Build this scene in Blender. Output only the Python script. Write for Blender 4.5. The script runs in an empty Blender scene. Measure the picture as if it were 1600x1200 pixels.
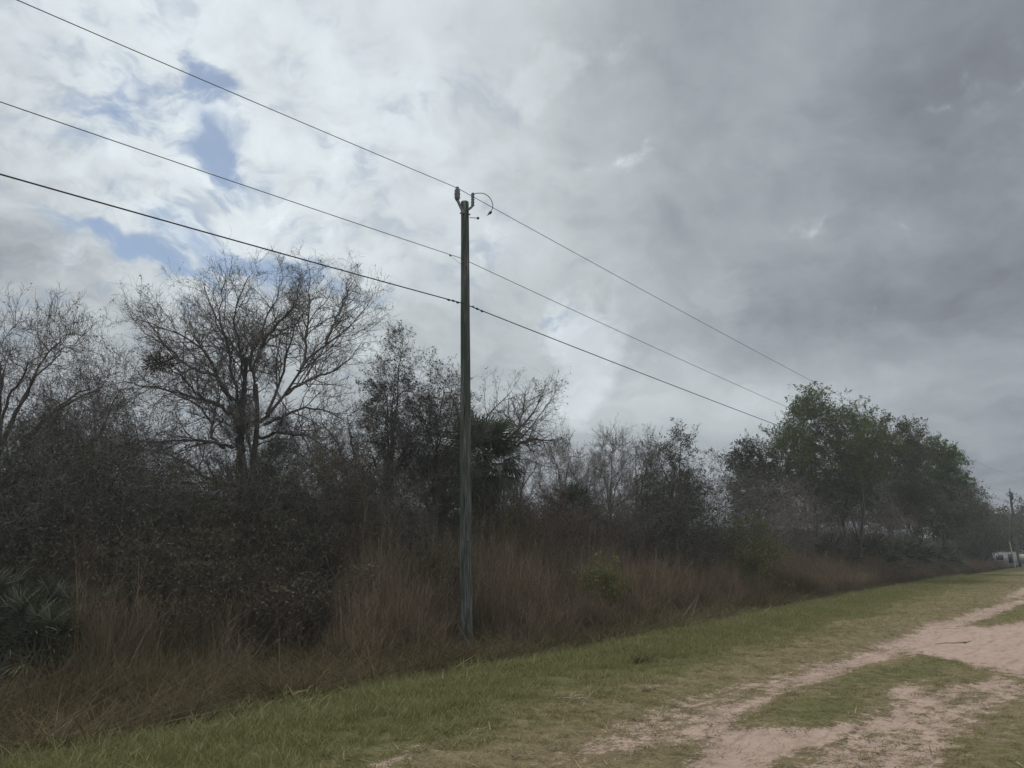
import bpy, math
import numpy as np
from mathutils import Vector, Matrix

# ------------------------------------------------------------------ camera
S = bpy.context.scene
COL = S.collection
EYE, PITCH, FPX = 1.6, math.radians(12.2), 1200.0
cam = bpy.data.objects.new('camera', bpy.data.cameras.new('camera'))
COL.objects.link(cam)
cam.location = (0, 0, EYE)
cam.rotation_euler = (math.radians(90) + PITCH, 0, 0)
cam.data.sensor_width = 36
cam.data.lens = 36 * FPX / 1600
cam.data.clip_start = 0.1
cam.data.clip_end = 8000
S.camera = cam
S.view_settings.view_transform = 'Standard'
S.view_settings.look = 'None'
S.view_settings.exposure = 0.0
S.view_settings.gamma = 1.0
S.view_settings.use_curve_mapping = False
S.cycles.max_bounces = 6
S.cycles.diffuse_bounces = 2
S.cycles.transmission_bounces = 4
S.cycles.transparent_max_bounces = 8

AZ = math.radians(38.5)                       # heading of the dirt road
UX, UY = math.sin(AZ), math.cos(AZ)           # along the road
VX, VY = -math.cos(AZ), math.sin(AZ)          # across it, towards the trees


def ray(x, y):
    X, Y = (x - 800) / FPX, (600 - y) / FPX
    return np.array([X, math.cos(PITCH) - Y * math.sin(PITCH), math.sin(PITCH) + Y * math.cos(PITCH)])


def at(x, y, D):
    """point at horizontal distance D from the camera along a sight line"""
    d = ray(x, y)
    return d * (D / math.hypot(d[0], d[1])) + np.array([0, 0, EYE])


def to_uv(x, y):
    return x * UX + y * UY, x * VX + y * VY


def to_xy(u, v):
    return u * UX + v * VX, u * UY + v * VY


# ------------------------------------------------------------------ node helpers
class X:
    """socket wrapper so that node maths can be written as expressions"""
    def __init__(s, nt, sock): s.nt, s.s = nt, sock

    def op(s, o, b=None, c=None, clamp=False):
        n = s.nt.nodes.new('ShaderNodeMath'); n.operation = o; n.use_clamp = clamp
        for i, q in enumerate((s, b, c)):
            if q is None: continue
            if isinstance(q, X): s.nt.links.new(q.s, n.inputs[i])
            else: n.inputs[i].default_value = q
        return X(s.nt, n.outputs[0])
    def __add__(s, o): return s.op('ADD', o)
    def __radd__(s, o): return s.op('ADD', o)
    def __sub__(s, o): return s.op('SUBTRACT', o)
    def __mul__(s, o): return s.op('MULTIPLY', o)
    def __rmul__(s, o): return s.op('MULTIPLY', o)
    def __truediv__(s, o): return s.op('DIVIDE', o)
    def step(s, a, b):
        n = s.nt.nodes.new('ShaderNodeMapRange'); n.interpolation_type = 'SMOOTHSTEP'
        s.nt.links.new(s.s, n.inputs['Value'])
        n.inputs['From Min'].default_value = a; n.inputs['From Max'].default_value = b
        return X(s.nt, n.outputs['Result'])


def vmath(nt, o, a, b=None):
    n = nt.nodes.new('ShaderNodeVectorMath'); n.operation = o
    for i, q in enumerate((a, b)):
        if q is None: continue
        if hasattr(q, 'is_linked') or isinstance(q, bpy.types.NodeSocket): nt.links.new(q, n.inputs[i])
        elif isinstance(q, X): nt.links.new(q.s, n.inputs[i])
        elif isinstance(q, (int, float)): n.inputs[i].default_value = (q, q, q)
        else: n.inputs[i].default_value = tuple(q)
    return n


def noise(nt, vec, scale, detail=6, rough=0.55, dist=0.0):
    n = nt.nodes.new('ShaderNodeTexNoise')
    n.inputs['Scale'].default_value = scale; n.inputs['Detail'].default_value = detail
    n.inputs['Roughness'].default_value = rough; n.inputs['Distortion'].default_value = dist
    if vec is not None: nt.links.new(vec, n.inputs['Vector'])
    return n


def mixc(nt, f, a, b):
    n = nt.nodes.new('ShaderNodeMix'); n.data_type = 'RGBA'
    for k, q in ((0, f), (6, a), (7, b)):
        if isinstance(q, X): nt.links.new(q.s, n.inputs[k])
        elif isinstance(q, bpy.types.NodeSocket): nt.links.new(q, n.inputs[k])
        elif isinstance(q, (int, float)): n.inputs[k].default_value = q
        else: n.inputs[k].default_value = (*q, 1) if len(q) == 3 else q
    return n.outputs[2]


# ------------------------------------------------------------------ sky and sun
SUN_EL, SUN_AZ = math.radians(58), math.radians(-58)     # behind the clouds, ahead and to the left
W = bpy.data.worlds.new('World'); S.world = W; W.use_nodes = True
nt = W.node_tree; nt.nodes.clear()
out = nt.nodes.new('ShaderNodeOutputWorld'); bg = nt.nodes.new('ShaderNodeBackground')
nt.links.new(bg.outputs[0], out.inputs[0]); bg.inputs[1].default_value = 0.1
sky = nt.nodes.new('ShaderNodeTexSky'); sky.sky_type = 'NISHITA'; sky.sun_disc = False
sky.sun_elevation = SUN_EL; sky.sun_rotation = SUN_AZ
sky.air_density = 1.0; sky.dust_density = 0.6
tc = nt.nodes.new('ShaderNodeTexCoord')
wn = noise(nt, tc.outputs['Generated'], 5.5, 4, 0.6)
wv = vmath(nt, 'SCALE', vmath(nt, 'SUBTRACT', wn.outputs['Color'], 0.5).outputs[0]); wv.inputs['Scale'].default_value = 0.12
DW = vmath(nt, 'ADD', tc.outputs['Generated'], wv.outputs[0]).outputs[0]
sx = nt.nodes.new('ShaderNodeSeparateXYZ'); nt.links.new(DW, sx.inputs[0])
dz = X(nt, sx.outputs[2]).op('MAXIMUM', 0.0) + 0.34
cx = nt.nodes.new('ShaderNodeCombineXYZ')
nt.links.new((X(nt, sx.outputs[0]) / dz).s, cx.inputs[0]); nt.links.new((X(nt, sx.outputs[1]) / dz).s, cx.inputs[1])
CP = cx.outputs[0]
n1 = X(nt, noise(nt, CP, 1.9, 6, 0.55, 0.15).outputs['Fac'])
n2 = X(nt, noise(nt, CP, 5.2, 6, 0.6, 0.25).outputs['Fac'])
n3 = X(nt, noise(nt, tc.outputs['Generated'], 14.0, 5, 0.62, 0.3).outputs['Fac'])


def blob(px, py, sxp, syp, amp, rot=0.0, hard=None, c=None):
    """a cloud or gap in the direction of one point of the sky; spreads in degrees-like units"""
    c = ray(px, py) if c is None else np.array(c, float); c = c / np.linalg.norm(c)
    ea = np.cross(c, (0, 0, 1)); ea /= np.linalg.norm(ea); eb = np.cross(ea, c)
    r = math.radians(rot)
    a, b = ea * math.cos(r) + eb * math.sin(r), -ea * math.sin(r) + eb * math.cos(r)
    da = X(nt, vmath(nt, 'DOT_PRODUCT', DW, a / (sxp / FPX)).outputs['Value'])
    db = X(nt, vmath(nt, 'DOT_PRODUCT', DW, b / (syp / FPX)).outputs['Value'])
    dc = X(nt, vmath(nt, 'DOT_PRODUCT', DW, c).outputs['Value'])
    g = (da * da + db * db) * -1.0
    g = g.op('EXPONENT') * dc.step(0.0, 0.2)
    if hard:
        g = (g + (n3 - 0.5) * hard + (n2 - 0.5) * hard).step(0.22, 0.8)
    return g * amp


def total(*b):
    s = b[0]
    for q in b[1:]: s = s + q
    return s


dzr = nt.nodes.new('ShaderNodeSeparateXYZ'); nt.links.new(tc.outputs['Generated'], dzr.inputs[0])
n4 = X(nt, noise(nt, CP, 15.0, 6, 0.58, 0.08).outputs['Fac'])
n5 = X(nt, noise(nt, CP, 6.0, 5, 0.58, 0.1).outputs['Fac'])
LUM = total((n1 - 0.5) * 0.26, (n2 - 0.5) * 0.18, (n3 - 0.5) * 0.05) + 0.32
LUM = LUM + total(
    blob(80, 140, 560, 420, 0.23), blob(600, 250, 420, 340, 0.21), blob(250, 330, 300, 160, 0.05),
    blob(30, 415, 120, 40, -0.17, -10), blob(660, 420, 300, 110, 0.05), blob(60, -800, 560, 420, 0.5),
    blob(0, 0, 1500, 1100, 0.42, c=(0.3, -1, 0.75)),  # unseen bright sky added behind the camera to light the brush
    blob(880, 100, 80, 45, 0.09, 30, 1.6), blob(1010, 60, 170, 110, -0.11, 20),
    blob(1390, 470, 320, 75, -0.11, 8), blob(1350, 280, 500, 300, 0.03), blob(1050, 640, 300, 70, 0.07), blob(1250, 330, 280, 90, -0.03, -15), blob(1560, 90, 260, 130, -0.1, 15),
    blob(1500, 300, 240, 120, -0.02), blob(900, 560, 66, 100, 0.15, 0, 1.4), blob(1030, 600, 190, 90, 0.12), blob(1150, 640, 220, 60, 0.06), blob(900, 640, 300, 60, 0.04),
    blob(1130, 455, 60, 35, 0.05, 20, 1.4), blob(1535, 680, 60, 24, 0.05, 0, 1.0), blob(1450, 640, 300, 60, 0.02, -8))
MOT = blob(250, 250, 520, 330, 1.0)
PUFF = (n4 * 0.6 + n5 * 0.4).step(0.36, 0.62)                       # broken altocumulus on the left
LUM = LUM + (PUFF - 0.6) * 0.15 * MOT + (n5 - 0.5) * 0.16 + (n3 - 0.5) * 0.2 * MOT
LUM = LUM.op('MAXIMUM', 0.12)
BLUE = total(
    blob(322, 112, 62, 24, 0.7, -35), blob(352, 236, 36, 42, 1.1, 10), blob(315, 180, 26, 90, 0.5, 22), blob(215, 402, 150, 18, 0.75, -12),
    blob(385, 410, 120, 20, 0.7, -8), blob(310, 372, 110, 22, 0.5, -15), blob(850, 480, 50, 14, 0.3, 10), blob(190, 120, 80, 50, 0.35, -30), blob(560, 440, 120, 30, 0.3), blob(180, 190, 70, 50, 0.4))
BLUE = ((BLUE + MOT * 0.16) * 1.1 + (PUFF - 0.5) * -0.75 + (n3 - 0.5) * 0.7 + (n2 - 0.5) * 0.5)
BLUE = (BLUE * MOT.step(0.0, 0.3)).step(0.2, 1.15)
tint = mixc(nt, LUM.step(0.2, 0.6), (0.9, 0.985, 1.1), (0.915, 1.0, 1.05))
lumv = vmath(nt, 'SCALE', tint); nt.links.new((LUM * 10.0).s, lumv.inputs['Scale'])
skyv = mixc(nt, 0.12, sky.outputs[0], (3.6, 4.2, 4.9))
nt.links.new(mixc(nt, BLUE * 0.85, lumv.outputs[0], skyv), bg.inputs[0])

sun = bpy.data.objects.new('sun', bpy.data.lights.new('sun', 'SUN')); COL.objects.link(sun)
sun.data.energy = 1.5; sun.data.angle = math.radians(14); sun.data.color = (1.0, 0.94, 0.85)
sd = Vector((math.sin(SUN_AZ) * math.cos(SUN_EL), math.cos(SUN_AZ) * math.cos(SUN_EL), math.sin(SUN_EL)))
sun.rotation_euler = sd.to_track_quat('Z', 'Y').to_euler()


# ------------------------------------------------------------------ materials
def new_mat(name):
    m = bpy.data.materials.new(name); m.use_nodes = True
    m.node_tree.nodes.clear()
    o = m.node_tree.nodes.new('ShaderNodeOutputMaterial')
    return m, m.node_tree, o


def ramp(nt, fac, stops):
    r = nt.nodes.new('ShaderNodeValToRGB')
    while len(r.color_ramp.elements) < len(stops): r.color_ramp.elements.new(0.5)
    for e, (p, c) in zip(r.color_ramp.elements, stops): e.position = p; e.color = (*c, 1)
    nt.links.new(fac.s if isinstance(fac, X) else fac, r.inputs[0])
    return r.outputs[0]


def leaf_mat(name, stops, trans=0.3, rough=0.6, spec=0.25, inst=False):
    m, nt, o = new_mat(name)
    a = nt.nodes.new('ShaderNodeAttribute'); a.attribute_name = 'rnd'
    f = X(nt, a.outputs['Fac'])
    if inst:
        b = nt.nodes.new('ShaderNodeAttribute'); b.attribute_name = 'tint'; b.attribute_type = 'INSTANCER'
        f = (f * 0.6 + X(nt, b.outputs['Fac']) * 0.4)
    c = ramp(nt, f, stops)
    p = nt.nodes.new('ShaderNodeBsdfPrincipled'); nt.links.new(c, p.inputs['Base Color'])
    p.inputs['Roughness'].default_value = rough; p.inputs['Specular IOR Level'].default_value = spec
    if trans > 0:
        t = nt.nodes.new('ShaderNodeBsdfTranslucent'); nt.links.new(c, t.inputs[0])
        mx = nt.nodes.new('ShaderNodeMixShader'); mx.inputs[0].default_value = trans
        nt.links.new(p.outputs[0], mx.inputs[1]); nt.links.new(t.outputs[0], mx.inputs[2])
        nt.links.new(mx.outputs[0], o.inputs[0])
    else: nt.links.new(p.outputs[0], o.inputs[0])
    return m


def bark_mat(name, c0, c1, scale=9.0):
    m, nt, o = new_mat(name)
    t = nt.nodes.new('ShaderNodeTexCoord')
    mp = nt.nodes.new('ShaderNodeMapping'); mp.inputs['Scale'].default_value = (1, 1, 0.25)
    nt.links.new(t.outputs['Object'], mp.inputs[0])
    n = noise(nt, mp.outputs[0], scale, 8, 0.65)
    c = ramp(nt, n.outputs['Fac'], [(0.3, c0), (0.7, c1)])
    p = nt.nodes.new('ShaderNodeBsdfPrincipled'); nt.links.new(c, p.inputs['Base Color'])
    p.inputs['Roughness'].default_value = 0.9; p.inputs['Specular IOR Level'].default_value = 0.2
    b = nt.nodes.new('ShaderNodeBump'); b.inputs['Strength'].default_value = 0.6; b.inputs['Distance'].default_value = 0.02
    nt.links.new(n.outputs['Fac'], b.inputs['Height']); nt.links.new(b.outputs[0], p.inputs['Normal'])
    nt.links.new(p.outputs[0], o.inputs[0])
    return m


def plain_mat(name, c, rough=0.6, metal=0.0, var=0.25, scale=20.0):
    m, nt, o = new_mat(name)
    t = nt.nodes.new('ShaderNodeTexCoord')
    n = noise(nt, t.outputs['Object'], scale, 5, 0.6)
    cc = ramp(nt, n.outputs['Fac'], [(0.3, tuple(q * (1 - var) for q in c)), (0.7, tuple(min(1, q * (1 + var)) for q in c))])
    p = nt.nodes.new('ShaderNodeBsdfPrincipled'); nt.links.new(cc, p.inputs['Base Color'])
    p.inputs['Roughness'].default_value = rough; p.inputs['Metallic'].default_value = metal
    nt.links.new(p.outputs[0], o.inputs[0])
    return m


M = dict(
    bark=bark_mat('grey bark', (0.06, 0.05, 0.043), (0.15, 0.135, 0.12)),
    bark_pale=bark_mat('pale bark', (0.12, 0.108, 0.098), (0.26, 0.24, 0.22)),
    twig=leaf_mat('twig bark', [(0.0, (0.075, 0.064, 0.055)), (0.7, (0.15, 0.132, 0.117)), (1.0, (0.3, 0.275, 0.25))], 0, 0.9),
    twig_brown=leaf_mat('brown twig', [(0.0, (0.085, 0.06, 0.045)), (1.0, (0.18, 0.135, 0.105))], 0, 0.9),
    twig_pale=leaf_mat('pale twig', [(0.0, (0.12, 0.104, 0.092)), (1.0, (0.24, 0.212, 0.188))], 0, 0.9),
    dry_leaf=leaf_mat('dry clinging leaves', [(0.0, (0.05, 0.042, 0.028)), (1.0, (0.12, 0.095, 0.06))], 0.25),
    dark_leaf=leaf_mat('dark evergreen leaves', [(0.0, (0.022, 0.032, 0.014)), (0.6, (0.045, 0.058, 0.024)), (1.0, (0.075, 0.085, 0.04))], 0.25),
    olive_leaf=leaf_mat('olive leaves', [(0.0, (0.052, 0.06, 0.024)), (0.6, (0.095, 0.105, 0.042)), (1.0, (0.15, 0.15, 0.065))], 0.3, 0.7, 0.1),
    grey_leaf=leaf_mat('grey green leaves', [(0.0, (0.04, 0.048, 0.03)), (1.0, (0.1, 0.105, 0.07))], 0.3, 0.7, 0.1),
    fresh_leaf=leaf_mat('fresh green leaves', [(0.0, (0.06, 0.085, 0.028)), (0.6, (0.115, 0.155, 0.055)), (1.0, (0.17, 0.21, 0.085))], 0.35, 0.7, 0.08),
    bright_leaf=leaf_mat('bright green leaves', [(0.0, (0.05, 0.09, 0.02)), (1.0, (0.13, 0.2, 0.05))], 0.35, 0.7, 0.1),
    brown_leaf=leaf_mat('brown dry leaves', [(0.0, (0.08, 0.06, 0.042)), (1.0, (0.17, 0.135, 0.1))], 0.25),
    palm=leaf_mat('palm leaf', [(0.0, (0.03, 0.045, 0.022)), (0.6, (0.055, 0.078, 0.04)), (1.0, (0.1, 0.12, 0.07))], 0.2, 0.45, 0.4),
    palm_dead=leaf_mat('dead palm leaf', [(0.0, (0.08, 0.06, 0.045)), (1.0, (0.2, 0.16, 0.125))], 0.15, 0.8),
    palmetto=leaf_mat('saw palmetto leaf', [(0.0, (0.036, 0.048, 0.024)), (0.55, (0.075, 0.09, 0.052)), (1.0, (0.24, 0.25, 0.19))], 0.2, 0.45, 0.4),
    lawn=leaf_mat('mown grass blades', [(0.0, (0.13, 0.14, 0.045)), (0.4, (0.21, 0.205, 0.08)), (0.7, (0.3, 0.265, 0.125)), (1.0, (0.44, 0.36, 0.21))], 0.3, 0.6, 0.25, True),
    broom=leaf_mat('red brown dry grass', [(0.0, (0.09, 0.064, 0.042)), (0.4, (0.205, 0.15, 0.1)), (0.75, (0.36, 0.28, 0.19)), (1.0, (0.62, 0.53, 0.4))], 0.25, 0.7, 0.2, True),
    matted=leaf_mat('matted brown grass', [(0.0, (0.05, 0.036, 0.019)), (0.5, (0.12, 0.09, 0.045)), (0.85, (0.2, 0.165, 0.085)), (1.0, (0.42, 0.35, 0.23))], 0.25, 0.7, 0.2, True),
    brush=leaf_mat('tangled undergrowth', [(0.0, (0.06, 0.045, 0.034)), (0.45, (0.13, 0.1, 0.078)), (0.75, (0.1, 0.1, 0.06)), (0.9, (0.2, 0.175, 0.145)), (1.0, (0.42, 0.38, 0.32))], 0.15, 0.8, 0.2, True),
    litter=leaf_mat('dry litter', [(0.0, (0.1, 0.075, 0.045)), (0.45, (0.2, 0.16, 0.1)), (0.8, (0.32, 0.26, 0.17)), (1.0, (0.5, 0.42, 0.3))], 0.1, 0.8, 0.2, True),
    wire=plain_mat('aluminium cable', (0.12, 0.12, 0.125), 0.5, 0.3),
    cable=plain_mat('black cable sheath', (0.03, 0.03, 0.032), 0.6),
    steel=plain_mat('galvanised steel', (0.16, 0.165, 0.17), 0.55, 0.6),
    porcelain=plain_mat('grey polymer', (0.13, 0.14, 0.15), 0.5),
    black=plain_mat('black rubber', (0.025, 0.025, 0.027), 0.5),
    white=plain_mat('white painted metal', (0.72, 0.72, 0.7), 0.5, 0, 0.06, 3),
    glass=plain_mat('dark window glass', (0.03, 0.035, 0.04), 0.15),
    guard=plain_mat('weathered pale plastic', (0.4, 0.38, 0.32), 0.6),
    straw=leaf_mat('bleached straw', [(0.0, (0.26, 0.22, 0.15)), (1.0, (0.52, 0.45, 0.33))], 0.1, 0.8),
)


def wood_pole_mat():
    m, nt, o = new_mat('weathered pole wood')
    t = nt.nodes.new('ShaderNodeTexCoord')
    mp = nt.nodes.new('ShaderNodeMapping'); mp.inputs['Scale'].default_value = (1, 1, 0.045)
    nt.links.new(t.outputs['Object'], mp.inputs[0])
    g = noise(nt, mp.outputs[0], 42, 8, 0.65, 0.2)
    mp2 = nt.nodes.new('ShaderNodeMapping'); mp2.inputs['Scale'].default_value = (1, 1, 0.12)
    nt.links.new(t.outputs['Object'], mp2.inputs[0])
    h = noise(nt, mp2.outputs[0], 7, 6, 0.6)
    c1 = ramp(nt, g.outputs['Fac'], [(0.38, (0.015, 0.016, 0.014)), (0.45, (0.075, 0.078, 0.07)), (0.55, (0.13, 0.135, 0.12)), (0.66, (0.27, 0.275, 0.255))])
    c2 = mixc(nt, X(nt, h.outputs['Fac']).step(0.42, 0.66), c1, (0.05, 0.062, 0.046))
    p = nt.nodes.new('ShaderNodeBsdfPrincipled'); nt.links.new(c2, p.inputs['Base Color'])
    p.inputs['Roughness'].default_value = 0.85; p.inputs['Specular IOR Level'].default_value = 0.2
    b = nt.nodes.new('ShaderNodeBump'); b.inputs['Strength'].default_value = 0.8; b.inputs['Distance'].default_value = 0.012
    nt.links.new(g.outputs['Fac'], b.inputs['Height']); nt.links.new(b.outputs[0], p.inputs['Normal'])
    nt.links.new(p.outputs[0], o.inputs[0])
    return m


M['pole'] = wood_pole_mat()


# ------------------------------------------------------------------ mesh helpers
def unit(a):
    return a / np.maximum(np.linalg.norm(a, axis=-1, keepdims=True), 1e-9)


class MB:
    """collects quads; build() links them as ONE mesh object"""
    def __init__(s, seed=0):
        s.v, s.f, s.m, s.r, s.n = [], [], [], [], 0
        s.rng = np.random.default_rng(seed)

    def add(s, verts, quads, mat=0, rnd=None):
        verts = np.asarray(verts, float).reshape(-1, 3); quads = np.asarray(quads, int).reshape(-1, 4)
        s.v.append(verts); s.f.append(quads + s.n); s.n += len(verts)
        s.m.append(np.full(len(quads), mat, int))
        s.r.append(np.full(len(quads), 0.5) if rnd is None else np.broadcast_to(rnd, (len(quads),)).astype(float))

    def tubes(s, P, R, k=4, mat=0, rnd=None, cap=False):
        P = np.asarray(P, float); R = np.asarray(R, float)
        if P.ndim == 2: P, R = P[None], R[None]
        B, n, _ = P.shape
        T = unit(np.gradient(P, axis=1))
        ref = unit(s.rng.normal(size=(B, 1, 3)))
        d = unit(P[:, -1:] - P[:, :1])
        bad = np.abs((ref * d).sum(-1, keepdims=True)) > 0.8
        ref = np.where(bad, np.roll(ref, 1, -1) * np.array([1, -1, 1]), ref)
        a = unit(np.cross(T, ref)); b = np.cross(T, a)
        ang = np.arange(k) * 2 * math.pi / k
        V = P[:, :, None] + R[:, :, None, None] * (a[:, :, None] * np.cos(ang)[:, None] + b[:, :, None] * np.sin(ang)[:, None])
        i = np.arange(B)[:, None, None] * n * k + np.arange(n - 1)[:, None] * k
        j = np.arange(k); j2 = (j + 1) % k
        Q = np.stack([i + j, i + j2, i + k + j2, i + k + j], -1)
        if rnd is None: rnd = s.rng.random(B)
        rr = np.repeat(np.broadcast_to(rnd, (B,)), (n - 1) * k)
        s.add(V, Q, mat, rr)
        if cap:
            for bb in range(B):
                for e in (0, n - 1):
                    c = P[bb, e]; ring = V[bb, e]
                    vv = np.vstack([ring, c[None]])
                    q = [(x, (x + 1) % k, k, k) for x in range(k)]
                    s.add(vv, [(x, (x + 1) % k, (x + 2) % k, k) for x in range(0, k, 2)] if k % 2 == 0 else q[:0], mat, 0.5)

    def leaves(s, C, size, mat=0, aspect=0.5, bias=None, flat=0.0, rnd=None):
        """one folded-diamond quad per leaf"""
        N = len(C)
        a = unit(s.rng.normal(size=(N, 3)) + (0 if bias is None else bias))
        b = s.rng.normal(size=(N, 3)); b[:, 2] *= (1 - flat)
        b = unit(np.cross(a, unit(b)))
        L = size * np.exp(s.rng.normal(0, 0.25, N))[:, None]
        V = np.stack([C, C + a * L * 0.5 + b * L * aspect * 0.5, C + a * L, C + a * L * 0.5 - b * L * aspect * 0.5], 1)
        s.add(V, np.arange(N * 4).reshape(N, 4), mat, s.rng.random(N) if rnd is None else rnd)

    def box(s, c, size, mat=0, rot=None):
        h = np.array(size) / 2
        v = np.array([(x, y, z) for x in (-1, 1) for y in (-1, 1) for z in (-1, 1)], float) * h
        if rot is not None: v = v @ np.array(rot).T
        s.add(v + np.array(c), [(0, 1, 3, 2), (4, 6, 7, 5), (0, 4, 5, 1), (2, 3, 7, 6), (0, 2, 6, 4), (1, 5, 7, 3)], mat)

    def build(s, name, mats, parent=None, origin=None, smooth=False):
        V = np.concatenate(s.v); F = np.concatenate(s.f)
        if origin is not None: V = V - np.array(origin)
        me = bpy.data.meshes.new(name)
        me.vertices.add(len(V)); me.vertices.foreach_set('co', V.astype(np.float32).ravel())
        me.loops.add(F.size); me.loops.foreach_set('vertex_index', F.astype(np.int32).ravel())
        me.polygons.add(len(F)); me.polygons.foreach_set('loop_start', (np.arange(len(F)) * 4).astype(np.int32))
        me.polygons.foreach_set('material_index', np.concatenate(s.m).astype(np.int32))
        if smooth: me.polygons.foreach_set('use_smooth', np.ones(len(F), bool))
        at_ = me.attributes.new('rnd', 'FLOAT', 'FACE'); at_.data.foreach_set('value', np.concatenate(s.r).astype(np.float32))
        me.update(calc_edges=True)
        for m in (mats if isinstance(mats, (list, tuple)) else [mats]): me.materials.append(m)
        o = bpy.data.objects.new(name, me)
        if origin is not None and parent is None: o.location = origin
        if parent != 'loose': COL.objects.link(o)
        if parent is not None and parent != 'loose': o.parent = parent
        return o


def empty(name, loc, label, cat, group=None, rz=0.0):
    o = bpy.data.objects.new(name, None); COL.objects.link(o)
    o.location = tuple(float(q) for q in loc); o.rotation_euler = (0, 0, rz); o.empty_display_size = 0.3
    return tag(o, label, cat, group)


def tag(o, label, cat, group=None, kind=None):
    o['label'] = label; o['category'] = cat
    if group: o['group'] = group
    if kind: o['kind'] = kind
    return o


def grow(rng, p0, d, L, r0, n, wob, up, end=0.35):
    """curving branches: (B,3) starts and directions -> (B,n,3)"""
    B = len(p0); P = np.empty((B, n, 3)); P[:, 0] = p0; d = unit(d.copy())
    st = (L / (n - 1))[:, None]
    for i in range(1, n):
        d = unit(d + rng.normal(0, wob, (B, 3)) + np.array([0, 0, up]))
        P[:, i] = P[:, i - 1] + d * st
    R = r0[:, None] * np.linspace(1, end, n)[None]
    return P, R


def sprout(rng, P, R, m, t0, t1, ang, asd, L, wob, up, n, rr, rmin=0.0025, end=0.35, shape=None):
    B, n0, _ = P.shape
    t = t0 + (t1 - t0) * (np.arange(m)[None] + rng.random((B, m))) / m
    f = t * (n0 - 1); i0 = np.minimum(f.astype(int), n0 - 2); w = (f - i0)[..., None]
    bi = np.arange(B)[:, None]
    p = P[bi, i0] * (1 - w) + P[bi, i0 + 1] * w
    r = R[bi, i0] * (1 - w[..., 0]) + R[bi, i0 + 1] * w[..., 0]
    T = unit(P[bi, i0 + 1] - P[bi, i0])
    pr = unit(np.cross(T, rng.normal(size=T.shape)))
    A = np.radians(rng.normal(ang, asd, (B, m)))[..., None]
    d = T * np.cos(A) + pr * np.sin(A)
    LL = np.broadcast_to(np.asarray(L, float).reshape(-1, 1) if np.ndim(L) else L, (B, m)) * np.exp(rng.normal(0, 0.22, (B, m)))
    LL = LL * (shape(t) if shape else (1.15 - 0.6 * t))
    r0 = np.maximum(r * rr, rmin)
    return grow(rng, p.reshape(-1, 3), d.reshape(-1, 3), LL.ravel(), r0.ravel(), n, wob, up, end)


def plen(P):
    return np.linalg.norm(np.diff(P, axis=1), axis=-1).sum(1)


def along(rng, P, m, t0=0.2, t1=1.0):
    B, n, _ = P.shape
    t = (t0 + (t1 - t0) * rng.random((B, m))) * (n - 1)
    i0 = np.minimum(t.astype(int), n - 2); w = (t - i0)[..., None]; bi = np.arange(B)[:, None]
    return (P[bi, i0] * (1 - w) + P[bi, i0 + 1] * w).reshape(-1, 3)


def resample(pts, n):
    pts = np.asarray(pts, float)
    s = np.r_[0, np.cumsum(np.linalg.norm(np.diff(pts, axis=0), axis=1))]
    q = np.linspace(0, s[-1], n)
    o = np.stack([np.interp(q, s, pts[:, k]) for k in range(3)], 1)
    for _ in range(2): o[1:-1] = o[1:-1] * 0.5 + (o[:-2] + o[2:]) * 0.25
    return o


# ------------------------------------------------------------------ ground
def vnoise(x, y, seed=0):
    """smooth value noise in numpy"""
    def h(i, j):
        k = (i.astype(np.int64) * 374761393 + j.astype(np.int64) * 668265263 + seed * 1442695041) & 0xffffffff
        k = ((k ^ (k >> 13)) * 1274126177) & 0xffffffff
        return ((k ^ (k >> 16)) & 0xffff) / 65535.0
    x = np.asarray(x, float); y = np.asarray(y, float)
    i, j = np.floor(x), np.floor(y); a, b = x - i, y - j
    a, b = a * a * (3 - 2 * a), b * b * (3 - 2 * b)
    return (h(i, j) * (1 - a) + h(i + 1, j) * a) * (1 - b) + (h(i, j + 1) * (1 - a) + h(i + 1, j + 1) * a) * b


def fbm(x, y, seed=0, o=4):
    s, a, t = 0, 1.0, 0
    for k in range(o):
        s = s + a * vnoise(x * 2 ** k, y * 2 ** k, seed + k * 17); t += a; a *= 0.5
    return s / t


def edge_v(u):
    """where the mown verge stops and the rough grass starts"""
    return np.interp(u, [-30, 0, 5, 10, 15, 23, 34, 69, 140], [8.0, 8.25, 8.5, 8.72, 8.85, 9.35, 10.0, 10.9, 11.5])


def ground_z(u, v):
    u = np.asarray(u, float); v = np.asarray(v, float)
    q = v - edge_v(u)
    z = np.interp(q, [-60, -9, -2.6, -1.2, 0, 0.9, 1.9, 3.2, 6, 10, 40], [0.05, 0.0, -0.04, -0.15, -0.36, -0.58, -0.64, -0.55, -0.35, -0.28, -0.2])
    near = np.clip(1 - np.abs(u - 20) / 150, 0, 1)
    z = z + near * ((fbm(u * 0.5, v * 0.5, 3) - 0.5) * 0.10 + (fbm(u * 2.1, v * 2.1, 5) - 0.5) * 0.035)
    z = z + near * np.clip(q * 0.8, 0, 1) * (fbm(u * 1.1, v * 1.1, 9) - 0.5) * 0.25
    return z


def gz(x, y):
    u, v = to_uv(x, y); return float(ground_z(u, v))


def site(px, D, dz=0.0):
    d = ray(px, 860); k = D / math.hypot(d[0], d[1])
    x, y = d[0] * k, d[1] * k
    return np.array([x, y, gz(x, y) + dz])


def off_road(px, v):
    """distance along the sight line at which it is v metres across from the road axis"""
    return v / math.sin(AZ - math.atan2(*ray(px, 860)[:2]))


def g_uv(px, py):
    d = ray(px, py); k = -EYE / d[2]
    return to_uv(d[0] * k, d[1] * k)


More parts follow.
